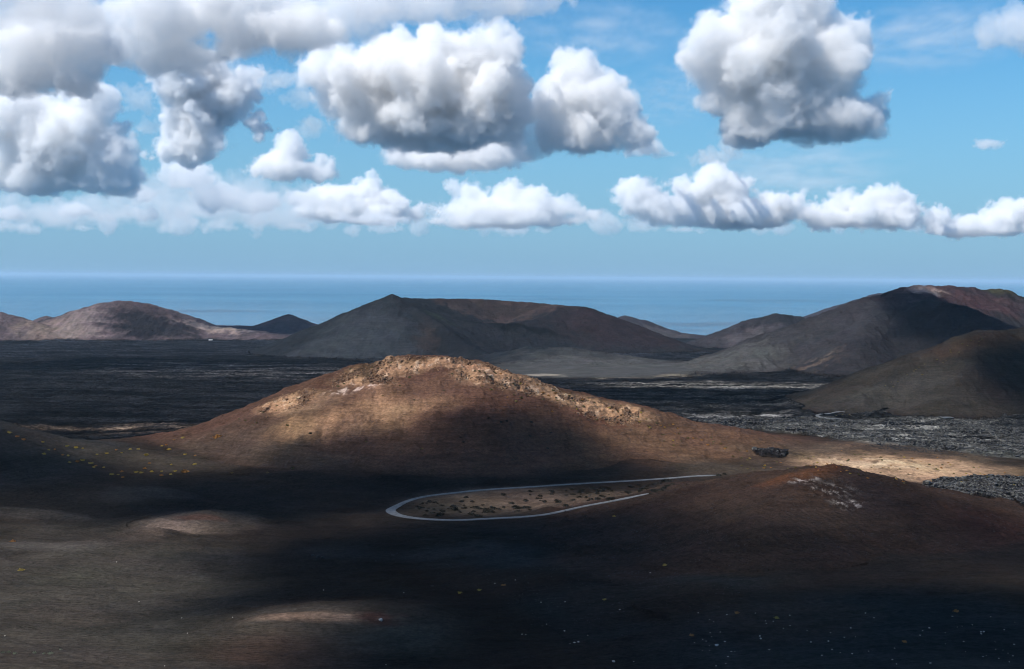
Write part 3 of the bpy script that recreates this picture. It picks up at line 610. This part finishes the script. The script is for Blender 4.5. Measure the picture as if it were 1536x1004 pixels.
cloud('cumulus_cloud','broken band of tiny hazy cloud heads along the whole horizon',23000,[(_x,347-_h*.6,_r.uniform(14,28),_h) for _x,_h in [(60*i_-10+_r.uniform(-22,22),_r.choice((5,6,8,12,18))) for i_ in range(27)]],362,seed=25100,noise=.4,scale=560,dens=.0022,sub=2)
cloud('cumulus_cloud','scattered small cloud puffs between the left clouds and the horizon',15000,[(15,322,18,16),(110,318,30,10),(225,322,22,12),(280,265,45,22),(330,300,50,18),(390,305,40,14),(215,290,26,12),(560,330,60,10)],335,seed=26100,noise=.4,scale=420,dens=.006,sub=3)
cloud('cumulus_cloud','torn grey cloud shreds filling the gap left of the dark slate cloud',7600,[(205,150,26,20),(215,190,18,16),(420,120,40,16),(455,150,26,14),(470,190,20,14)],None,seed=27100,noise=.5,scale=300,dens=.004,sub=3)
# high thin cirrus
def cirrus(label,Y,px,py,rx,ry,seed,dens,dirn=(1,.3)):
    g=G('cirrus_cloud'); c_=at_y(px,py,Y); s=Y/F; pos=g.N('GeometryNodeInputPosition').outputs[0]
    rad=(rx*s,rx*s*1.2,ry*s)
    zz=g.N('ShaderNodeSeparateXYZ'); g.set(zz.inputs[0],pos)
    # shear the streaks
    q=g.N('ShaderNodeCombineXYZ'); g.set(q.inputs[0],g.m('ADD',zz.outputs[0],g.m('MULTIPLY',zz.outputs[2],dirn[1]*3))); g.set(q.inputs[1],zz.outputs[1]); g.set(q.inputs[2],g.m('MULTIPLY',zz.outputs[2],3.5))
    p0=g.vm('ADD',q.outputs[0],(seed,seed*2,seed)); 
    w=g.noise(p0,1/(rx*s*.8),3,.5,True); wp=g.vm('ADD',p0,g.vm('SCALE',w,rx*s*.5))
    n=g.noise(wp,1/(rx*s*.35),7,.62)
    e=g.m('SUBTRACT',1.,g.vm('LENGTH',g.vm('DIVIDE',g.vm('SUBTRACT',pos,tuple(c_)),rad)))
    den=g.m('MULTIPLY',g.m('MULTIPLY',g.ramp(n,.47,.75),g.ramp(e,0.,.6)),1.,clamp=True)
    mn=[c_[i]-rad[i] for i in range(3)]; mx=[c_[i]+rad[i] for i in range(3)]; mn[2]=max(mn[2],600)
    return finish_volume(g,'cirrus_cloud',den,mn,mx,(s*2.2/CQ,s*16/CQ,s*1.8/CQ),cloud_mat('cirrus_vapour',dens),label,None)
# overhead cloud deck (out of the picture) whose gaps let the sun through in patches
def deck():
    g=G('overhead_clouds'); pos=g.N('GeometryNodeInputPosition').outputs[0]; zc=1300.
    w=g.noise(pos,1/260.,4,.6,True); wv_=g.N('ShaderNodeVectorMath',operation='MULTIPLY'); g.set(wv_.inputs[0],g.vm('SUBTRACT',w,(.5,.5,.5))); wv_.inputs[1].default_value=(150,150,0)
    wp=g.vm('ADD',pos,wv_.outputs[0])
    def e_(px,py,rx,ry,st):
        c_=hit(px,py,ZS); u_=hit(px,py-ry,ZS); d_=hit(px,py+ry,ZS)
        a=max(30,rx*c_.y/F); du=u_.y-c_.y; dd=c_.y-d_.y
        if du>2.5*dd+20: du=dd*1.3
        b_=max(30,(du+dd)/2)
        P_=c_+SD*((zc-c_.z)/SD.z)
        v=g.vm('MULTIPLY',g.vm('SUBTRACT',wp,tuple(P_)),(1/a,1/b_,0.)); l=g.vm('LENGTH',v)
        return g.m('MULTIPLY',g.ramp(l,1.35,.65),st)
    D=None
    for q in DARK:
        k=e_(*q); D=k if D is None else g.m('MAXIMUM',D,k)
    Lt=None
    for q in LIT:
        k=e_(*q); Lt=k if Lt is None else g.m('MAXIMUM',Lt,k)
    nn=g.noise(pos,1/170.,5,.6)
    s=g.m('SUBTRACT',D,Lt); s=g.m('MULTIPLY',s,g.ramp(nn,.3,.6,.35,1.1))
    z=g.N('ShaderNodeSeparateXYZ'); g.set(z.inputs[0],pos)
    prof=g.m('SUBTRACT',1.,g.m('POWER',g.m('ABSOLUTE',g.m('DIVIDE',g.m('SUBTRACT',z.outputs[2],zc),75.)),2.),clamp=True)
    den=g.m('MULTIPLY',g.m('MAXIMUM',s,0.),prof,clamp=True)
    o=finish_volume(g,'overhead_clouds',den,(-2100,-900,zc-75),(1300,3300,zc+75),(22/CQ,22/CQ,25),cloud_mat('deck_vapour',.034),'broken grey clouds high overhead')
    del o['category']; o['kind']='stuff'; return o
DARK=[(700,850,400,75,1),(900,940,420,90,1),(1300,960,350,90,1),(1160,835,230,45,.45),(1450,800,120,50,.35),(640,708,270,45,.72),(780,655,110,40,.85),(870,690,60,35,.85),(40,725,170,50,.6),(330,750,200,30,.85),(480,700,120,50,.5),(350,850,130,30,.9),
 (1425,478,80,30,1),(1440,488,60,20,1),(1600,590,90,60,.85),(60,545,400,10,.4),(1150,595,400,10,.4),(850,600,40,14,.3),(600,750,60,20,.5)]
LIT=[(640,585,130,42,1),(470,622,110,26,1),(330,672,110,30,.45),(220,690,70,10,.5),(1010,665,110,50,.95),(1340,700,220,22,1.4),(70,900,230,110,1.),(265,795,85,26,1.0),(500,918,125,16,1.3),(420,975,120,28,.35),(820,755,150,14,.6),(1250,735,60,20,.5),(1190,712,60,8,.9),(1330,650,200,16,.7),(60,645,30,12,.2)]
deck()
cirrus('thin feathery veil of high cloud at the upper right',16000,1400,55,150,55,500,.0012)
cirrus('thin high streaks between the towering and the heaped cloud',16000,900,50,150,45,2500,.0009)
cirrus('faint high streaks above the low clouds at the right',18000,1180,255,190,45,4500,.0007,(1,0.))
cirrus('faint high streaks left of the big heaped cloud',16000,1010,140,80,60,6500,.0009)
# ------------------------------------------------------------------ shrubs, stones, rubble
def foliage_mat(name,ca,cb):
    m,g,b=newmat(name); oi=g.N('ShaderNodeObjectInfo'); pos=g.N('ShaderNodeNewGeometry').outputs['Position']
    f=g.m('ADD',g.m('MULTIPLY',oi.outputs['Random'],.6),g.m('MULTIPLY',g.noise(pos,1.3,3,.6),.5),clamp=True)
    g.l.new(g.mix(f,ca+(1,),cb+(1,)),b.inputs['Base Color']); b.inputs['Roughness'].default_value=.9; b.inputs['Specular IOR Level'].default_value=.1
    return m
def shrub_mesh(name,mat,seed,n=150,flat=.62,leaf=.26):
    rnd=random.Random(seed); vs=[];fs=[]
    lob=[(rnd.uniform(-.55,.55),rnd.uniform(-.55,.55),rnd.uniform(.45,.75)) for _ in range(5)]+[(0,0,.8)]
    for i in range(n):
        lx,ly,lr=rnd.choice(lob); a=rnd.uniform(0,6.283); e=math.asin(rnd.uniform(-.15,1)); r=lr*rnd.uniform(.55,1.05)
        p=Vector((lx+r*math.cos(e)*math.cos(a),ly+r*math.cos(e)*math.sin(a),max(-.05,r*math.sin(e)*flat*1.25)))
        o=Vector((p.x-lx*.7,p.y-ly*.7,p.z+.35)).normalized(); s=o.cross(Vector((rnd.gauss(0,1),rnd.gauss(0,1),rnd.gauss(0,1)))).normalized()
        l=leaf*rnd.uniform(.6,1.3); k=len(vs)
        vs+= [p-s*l*.35,p+s*l*.35,p+o*l+s*l*.18,p+o*l*1.1-s*l*.15]; fs.append((k,k+1,k+2,k+3))
    # woody heart so the clump is not see-through
    k=len(vs); N_=8
    for j,(zz,rr_) in enumerate(((-.25,.75),(.15,.78),(.38,.5))):
        for q in range(N_): 
            a=q*6.283/N_; w_=rnd.uniform(.8,1.15); vs.append(Vector((rr_*w_*math.cos(a),rr_*w_*math.sin(a),zz*flat*1.3)))
    vs.append(Vector((0,0,.62*flat)))
    for j in range(2):
        for q in range(N_): fs.append((k+j*N_+q,k+j*N_+(q+1)%N_,k+(j+1)*N_+(q+1)%N_,k+(j+1)*N_+q))
    for q in range(N_): fs.append((k+2*N_+q,k+2*N_+(q+1)%N_,k+3*N_))
    me=bpy.data.meshes.new(name); me.from_pydata([tuple(v) for v in vs],[],fs); me.materials.append(mat); return me
m_yel=foliage_mat('yellow_foliage',(.34,.235,.045),(.20,.165,.045)); m_rust=foliage_mat('rusty_foliage',(.30,.13,.035),(.20,.11,.04))
m_drk=foliage_mat('dark_foliage',(.018,.018,.014),(.030,.026,.020)); m_pal=foliage_mat('pale_foliage',(.16,.17,.12),(.09,.10,.07)); m_olv=foliage_mat('olive_foliage',(.12,.10,.035),(.07,.06,.03))
SH={'y':[shrub_mesh('yellow_shrub',m_yel,i) for i in range(3)],'r':[shrub_mesh('rusty_shrub',m_rust,i+10) for i in range(2)],'d':[shrub_mesh('dark_bush',m_drk,i+20,flat=.55) for i in range(3)],'p':[shrub_mesh('pale_tuft',m_pal,i+30,flat=.9) for i in range(2)],'o':[shrub_mesh('olive_shrub',m_olv,i+40) for i in range(2)]}
NM={'y':'yellow_shrub','r':'rusty_shrub','d':'dark_bush','p':'pale_tuft','o':'olive_shrub'}
def place(px,py,wpx,kind,label,group=None,zs=1.,maxY=None):
    c_=hit(px,py)
    if maxY and c_.y>maxY: return None
    me=random.choice(SH[kind]); o=bpy.data.objects.new(NM[kind],me); COL.objects.link(o)
    r=wpx*.5*c_.y/F/1.1; o.scale=(r,r*random.uniform(.8,1.1),r*zs*random.uniform(.8,1.15)); o.rotation_euler.z=random.uniform(0,6.28)
    o.location=(c_.x,c_.y,height(c_.x,c_.y)-.08*r); o['label']=label; o['category']='shrub'
    if group: o['group']=group
    return o
random.seed(11)
zo=lambda a,ox=0,oy=400:[(x/2.988+ox,y/2.988+oy) for x,y in a]
sad=zo([(40,745),(75,762),(105,776),(190,787),(245,820),(300,805),(340,812),(370,815),(435,842),(478,838),(520,822),(545,836),(583,820),(312,878),(370,870),(405,882),(420,900),(465,900),(197,840),(218,822),(280,845),(305,848),(345,875),(430,893),(545,920),(530,933),(550,945),(500,933)])
for i,(x,y) in enumerate(sad):
    k=random.choice('yyr'); place(x,y,random.uniform(4.5,8.5),k,{'y':'yellow green shrub dotted along the dark slope left of the saddle','r':'rusty brown shrub dotted along the dark slope left of the saddle'}[k],'%s shrubs on the dark slope left of the saddle'%('yellow' if k=='y' else 'rusty'))
sad2=zo([(620,820),(780,777),(820,768),(745,800),(757,820),(725,805),(655,845),(830,843),(875,848),(670,882),(650,905),(610,922),(633,925),(680,920),(725,918),(723,937),(768,888),(785,918),(765,932),(872,888)])
for x,y in sad2:
    k=random.choice('yyr'); place(x,y,random.uniform(4.5,8),k,{'y':'yellow green shrub on the left foot of the brown cone beside the saddle','r':'rusty brown shrub on the left foot of the brown cone beside the saddle'}[k],'%s shrubs on the left foot of the brown cone'%('yellow' if k=='y' else 'rusty'))
place(975/2.988,400+765/2.988,13,'r','large rusty shrub alone high on the left flank of the brown cone')
place(828/2.988,400+922/2.988,14,'r','widest rusty shrub at the bottom of the saddle slope')
for (x,y),l in zip(zo([(1040,925),(1200,925),(1313,905),(1390,748),(1288,712)]),['small rusty shrub on ripples right of the saddle shrubs','middle of three lone shrubs on the rippled lower left flank','right one of three lone shrubs on the rippled lower left flank','dark olive shrub below the sunlit tan band of the cone','little olive shrub on the upper left flank of the cone']): place(x,y,6,'o',l)
place(19,813,10,'r','orange brown shrub near the left edge on the grey ash'); place(31,856,11,'y','yellow green shrub near the left edge below the orange brown one')
for x,y in zo([(15,930),(40,928),(65,935),(155,932),(195,936),(228,935),(270,918)],0,668): place(x,y,random.uniform(5,9),'p','pale grey green tuft in the row at the bottom left corner','pale tufts in a row on the ash at the bottom left')
cone=zo([(320,538),(347,525),(468,455),(500,457),(560,432),(648,448),(640,497),(598,533),(520,580),(793,555),(660,598),(830,482),(968,538),(1005,552),(1140,588),(1170,580),(95,712),(445,785),(697,817),(375,460),(410,490),(430,470),(385,475)],400)
for x,y in cone: place(x,y,random.uniform(3.5,6.5),'o','small olive shrub among the rocks near the summit of the brown cone','olive shrubs round the summit of the brown cone')
for x,y in zo([(995,680),(1050,697),(1075,693),(1185,697),(868,765),(880,787),(1180,760),(1275,745),(1340,748),(1260,815),(1100,865),(195,748),(117,903)],400): place(x,y,random.uniform(4.5,7.5),'d','dark bush scattered on the shaded front face of the brown cone','dark bushes on the front face of the brown cone')
sil=[(700,541),(750,556),(800,574),(860,589),(920,603),(980,622),(1040,645),(1100,662),(1150,678)]
for i in range(95):
    x=random.uniform(690,1140); y=np.interp(x,[a for a,b in sil],[b for a,b in sil])+2+abs(random.gauss(0,1))*15
    k=random.choice('yoor'); place(x,y,random.uniform(2.8,6),k,{'y':'little yellow shrub on the right ridge of the brown cone','o':'little olive shrub on the right ridge of the brown cone','r':'little rusty shrub on the right ridge of the brown cone'}[k],{'y':'yellow','o':'olive','r':'rusty'}[k]+' shrubs on the right ridge of the brown cone',maxY=1400)
for x,y in zo([(1070,683),(1240,625),(1240,645),(1135,710),(1150,700),(1170,650),(1180,655),(1100,690),(1300,610),(1330,590)]): place(x,y,random.uniform(3.5,6),'o','olive shrub on the left shoulder of the brown cone against the lava','olive shrubs on the left shoulder of the brown cone',maxY=1400)
n_=0
while n_<105:
    x=random.uniform(1120,1530); y=random.uniform(674,728)
    top=np.interp(x,[1120,1200,1260,1400,1480,1536],[702,682,674,684,698,709]); bot=np.interp(x,[1120,1240,1300,1400,1536],[715,705,722,728,728])
    if y<top+1 or y>bot: continue
    n_+=1; k=random.choice('oory'); place(x,y,random.uniform(2.5,5.5),k,{'y':'little yellow shrub on the bright tan mound','o':'little olive shrub on the bright tan mound','r':'little rusty shrub on the bright tan mound'}[k],{'y':'yellow','o':'olive','r':'rusty'}[k]+' shrubs on the bright tan mound',maxY=1500)
n_=0
while n_<125:
    t_=random.random(); x=620+t_*370; mid=np.interp(x,[600,700,800,900,1000],[765,760,751,742,727]); hwid=np.interp(x,[600,640,760,900,1000],[5,14,19,14,7])
    y=mid+random.uniform(-1,1)*hwid*.85
    if fbm(np.array([x]),np.array([y*2.2]),38,2,5)[0]<-.12 and random.random()<.75: continue
    n_+=1; place(x,y,random.uniform(4.5,11)*(1.3 if y>mid+3 else .9),'d','dark bush growing on the strip inside the hairpin road','dark bushes inside the hairpin road')
for x,y,w_ in ((1000,722,17),(988,726,12),(1008,727,10),(965,735,12),(940,738,10),(912,733,9),(718,775,12),(640,767,9),(1078,714,10),(1087,712,8),(983,738,9),(990,736,12),(996,733,13),(1002,730,14),(976,741,7)): place(x,y,w_,'d','larger black bush beside the road inside the hairpin','larger black bushes inside the hairpin road')
for (x,y),l in zip(zo([(530,662),(618,650),(727,628),(1180,692),(1225,320),(1450,538)],512,668),['left of three shrubs on the dark ash below the road','middle yellow shrub of three on the dark ash below the road','rusty shrub right of the yellow one on the dark ash','yellow shrub on the dark ridge in the bottom middle','yellow shrub just below the lower arm of the road','tiny yellow shrub at the left foot of the cinder mound']): place(x,y,7.5,'r' if 'rusty' in l else 'y',l)
for (x,y),l in zip(zo([(243,752),(420,775),(40,853),(995,882),(1225,745)],1024,668),['brown shrub beside the little ochre crest at the lower right','green yellow shrub on the reddish patch at the lower right','brown shrub below the little ochre crest','wide brown shrub on the black ash near the bottom right','brown shrub under the bluish black shoulder edge']): place(x,y,9,'y' if 'yellow' in l else 'r',l)
for i in range(34):
    t_=random.random(); x=1250+t_*230; y=np.interp(x,[1240,1300,1350,1400,1450,1480],[624,592,562,532,505,498])+2+abs(random.gauss(0,9))+t_*3
    place(x,y,random.uniform(2.2,3.8),'o','tiny olive shrub on the edge of the dark right hand slope','olive shrubs on the dark right hand slope',maxY=2100)
# stones
def stone_mat(name,ca,cb):
    m,g,b=newmat(name); pos=g.N('ShaderNodeNewGeometry').outputs['Position']
    g.l.new(g.mix(g.noise(pos,1.2,4,.6),ca+(1,),cb+(1,)),b.inputs['Base Color']); b.inputs['Roughness'].default_value=.95; b.inputs['Specular IOR Level'].default_value=.1; return m
m_pale=stone_mat('pale_stone',(.5,.46,.4),(.3,.27,.23)); m_black=stone_mat('black_lava_rock',(.02,.018,.018),(.05,.043,.04))
def stone_mesh(name,mat,seed):
    rnd=random.Random(seed); bm=__import__('bmesh').new(); __import__('bmesh').ops.create_icosphere(bm,subdivisions=2,radius=1)
    ax=[Vector((rnd.gauss(0,1),rnd.gauss(0,1),rnd.gauss(0,1))).normalized() for _ in range(7)]; cu_=[rnd.uniform(.5,.85) for _ in ax]
    for v in bm.verts:
        for a,c_ in zip(ax,cu_):
            d=v.co.dot(a)
            if d>c_: v.co-=a*(d-c_)
        v.co*=rnd.uniform(.93,1.07); v.co.z*=.75
    me=bpy.data.meshes.new(name); bm.to_mesh(me); bm.free(); me.materials.append(mat); return me
ST={'p':[stone_mesh('pale_stone',m_pale,i) for i in range(4)],'k':[stone_mesh('lava_rock',m_black,i+9) for i in range(4)]}
def stone(px,py,wpx,kind,label,group=None):
    c_=hit(px,py); o=bpy.data.objects.new('pale_stone' if kind=='p' else 'lava_rock',random.choice(ST[kind])); COL.objects.link(o); r=wpx*.5*c_.y/F
    o.scale=(r,r*random.uniform(.7,1.2),r*random.uniform(.6,1)); o.rotation_euler.z=random.uniform(0,6.28); o.location=(c_.x,c_.y,height(c_.x,c_.y)+.15*r)
    o['label']=label; o['category']='stone' if kind=='p' else 'rock'
    if group: o['group']=group
for x,y in zo([(280,662),(688,620),(780,605),(895,705),(968,725),(1003,703),(1248,738),(920,803),(1105,853),(1025,890),(1310,970),(810,848),(827,850),(1385,573),(200,985)],512,668): stone(x,y,random.uniform(1.6,2.8),'p','small pale stone on the dark ash at the bottom middle','pale stones on the dark ash at the bottom middle')
for x,y,w_,l in ((512+1045/2.988,668+885/2.988,4,'left one of two pale stones side by side at the bottom middle'),(512+1062/2.988,668+883/2.988,4,'right one of two pale stones side by side at the bottom middle'),(512+1220/2.988,668+970/2.988,6,'largest pale stone near the bottom edge in the middle'),(512+1000/2.988,668+833/2.988,3.5,'yellowish pale stone on the dark slope at the bottom middle'),(512+178/2.988,668+785/2.988,8,'pale boulder on the red cap of the low ochre hump'),(1024+153/2.988,668+897/2.988,6,'bright white stone at the lower right on bluish ash'),(1024+350/2.988,668+868/2.988,4.5,'pale stone on the reddish brown patch at the lower right')): stone(x,y,w_,'p',l)
for x,y in zo([(557,830),(670,917),(707,930),(760,935),(725,862),(1105,820),(1298,806),(1360,943),(1480,945),(203,948),(575,883),(70,752),(150,990)],1024,668)+[(random.uniform(1040,1530),random.uniform(920,1000)) for _ in range(60)]: stone(x,y,random.uniform(1.3,3.2),'p','small pale stone strewn on the bluish black shoulder','pale stones strewn over the bottom right corner')
for x,y in zo([(22,855),(522,525),(815,775),(840,843),(1043,772),(1450,650),(738,990),(623,703)],0,668): stone(x,y,random.uniform(2,3.2),'p','small pale stone on the grey ash at the bottom left','pale stones on the grey ash at the bottom left')
for x,y,w_ in [(a,b_,5) for a,b_ in zo([(155,520),(230,495),(250,485),(400,480),(390,462),(780,413),(940,388),(1130,428),(410,632),(1465,592)],512,668)]+[(470,834,8),(477,836,10),(484,837,7)]: stone(x,y,w_*random.uniform(.8,1.3),'k','black lava rock lying on the dark valley floor','black lava rocks on the valley floor')
def rubble(name,label,pts_,smin,smax,mat):
    if len(pts_)==0: return
    vs=[];fs=[]
    for (x,y,z) in pts_:
        s=random.uniform(smin,smax)*(1 if random.random()<.85 else 1.7); a=random.uniform(0,6.28); k=len(vs); ca,sa=math.cos(a),math.sin(a)
        for zz in (-.6,.55):
            for xx,yy in ((-1,-1),(1,-1),(1,1),(-1,1)):
                X_=s*(xx*random.uniform(.4,1)); Y_=s*(yy*random.uniform(.35,.9)); vs.append((x+X_*ca-Y_*sa,y+X_*sa+Y_*ca,z+s*zz*random.uniform(.6,1.2)))
        fs+=[(k+3,k+2,k+1,k),(k+4,k+5,k+6,k+7),(k,k+1,k+5,k+4),(k+1,k+2,k+6,k+5),(k+2,k+3,k+7,k+6),(k+3,k,k+4,k+7)]
    me=bpy.data.meshes.new(name); me.from_pydata(vs,[],fs); me.materials.append(mat); o=bpy.data.objects.new(name,me); COL.objects.link(o); o['kind']='stuff'; o['label']=label
def scat(mask,count,rmax,seed):
    mask=np.nan_to_num(np.clip(mask,0,1)); 
    rg=np.random.default_rng(seed); a_=np.radians(54/1250/QUAL); 
    if mask.max()<=0: return []
    w_=mask*(RR<rmax)*(np.abs(TT)<.48)*(RR>380); w_=w_*np.gradient(rr)[:,None]*RR**.6; w_=w_+1e-12*((RR<rmax)&(RR>500)&(np.abs(TT)<.4)); p_=(w_/w_.sum()).ravel(); k=rg.choice(len(p_),count,p=p_)
    return np.stack([X.ravel()[k]+rg.normal(0,.6,count),Yg.ravel()[k]+rg.normal(0,.6,count),Z.ravel()[k]],1)
m_bl=bpy.data.materials.new('lava_block'); 
m_bl,g,b=newmat('lava_block'); pos=g.N('ShaderNodeNewGeometry').outputs['Position']
g.l.new(g.mix(g.ramp(g.noise(pos,1/2.5,4,.7),.5,.68),(.022,.020,.021,1),(.17,.165,.14,1)),b.inputs['Base Color']); b.inputs['Roughness'].default_value=.95
rubble('lava_rubble','jagged black lava blocks with pale lichen round the tan mound',scat(lmask*(RR>1080)*(TT>.16)*(1-.0*lmask),9000,1750,1),.3,2.0,m_bl)
rubble('lava_rubble','jagged black lava blocks at the right end of the tan mound',scat(lmask*ell(1490,738,110,17,.4),3000,1500,2),.3,1.5,m_bl)
m_ro=stone_mat('summit_rock',(.28,.17,.10),(.10,.06,.045))
rubble('rock_rubble','tan and rust coloured rocks scattered along the summit ridge',scat(crest*sstep(-.1,.3,nz1),2600,1420,3),.35,1.5,m_ro)
rubble('rock_rubble','dark cinder blocks on the outcrop at the foot of the cone',scat((ids==17)*1.,160,1300,4),.2,.8,m_black)
rubble('rock_rubble','dark cinders strewn over the reddish mound',scat(SW[11]*sstep(-.05,.3,fbm(X,Yg,35,3,88)),1500,1000,5),.15,.55,m_black)
rubble('rock_rubble','dark cinders strewn over the lower right ground',scat((SW[16]+.4*SW[14])*sstep(-.1,.3,fbm(X,Yg,35,3,89)),900,800,6),.1,.4,m_black)
rubble('rock_rubble','small dark cinders scattered over the tan mound',scat(SW[18]*(lmask<.3),900,1400,7),.25,.8,m_black)
# far road, pale pad, farmhouse
q=[hit(a,b_) for a,b_ in ((1262,629.5),(1245,628.5),(1231,626.5),(1226,623.5),(1232,621),(1248,619.5),(1266,618.5))]
rc2=catmull(q,6); A2=np.array([(p.x,p.y) for p in rc2]); Z2=np.array([height(p.x,p.y)+.9 for p in rc2])
for _ in range(8): Z2[1:-1]=(Z2[:-2]+Z2[1:-1]*2+Z2[2:])/4
o=ribbon('road',A2,Z2,2.6,mr,.1); o['label']='short pale bend of road at the foot of the dark right hand slope'
c_=hit(1419,627.5)
o=ribbon('parking_ground',np.array([(c_.x-9,c_.y-4),(c_.x,c_.y),(c_.x+9,c_.y+3)]),np.array([height(c_.x,c_.y)+1.6]*3),5,mr); o['label']='small pale patch of paving on the lava right of the slope'
c_=hit(316,510.5); zz=height(c_.x,c_.y)
m_w,g,b=newmat('white_plaster'); b.inputs['Base Color'].default_value=(.8,.78,.74,1); m_gl,g,b=newmat('dark_opening'); b.inputs['Base Color'].default_value=(.04,.05,.06,1)
root=bpy.data.objects.new('farmhouse',None); COL.objects.link(root); root.location=(c_.x,c_.y,zz); root['label']='tiny white farmhouse at the edge of the far lava plain'; root['category']='house'
def boxm(name,mat,x0,x1,y0,y1,z0,z1,par=root):
    me=bpy.data.meshes.new(name); me.from_pydata([(x,y,z) for z in (z0,z1) for x,y in ((x0,y0),(x1,y0),(x1,y1),(x0,y1))],[],[(3,2,1,0),(4,5,6,7),(0,1,5,4),(1,2,6,5),(2,3,7,6),(3,0,4,7)]); me.materials.append(mat); o=bpy.data.objects.new(name,me); COL.objects.link(o); o.parent=par; return o
boxm('wall',m_w,-8,8,-4,4,-1,4); boxm('roof',m_w,-8.3,8.3,-4.3,4.3,4.003,4.5); boxm('door',m_gl,-.6,.6,-4.06,-4.003,0,2.2); boxm('window',m_gl,-5,-3.8,-4.06,-4.003,1.2,2.4); boxm('window',m_gl,3.8,5,-4.06,-4.003,1.2,2.4)
print('small',round(time.time()-T0,1))
S.view_settings.view_transform='Standard'; S.view_settings.look='None'; S.view_settings.exposure=.30; S.view_settings.gamma=1
c=S.cycles; c.use_denoising=True; c.volume_bounces=10; c.max_bounces=11; c.volume_step_rate=2.0; c.diffuse_bounces=2; c.glossy_bounces=2; c.use_adaptive_sampling=True; c.adaptive_threshold=.035; c.filter_width=1.05
print('script',round(time.time()-T0,1))
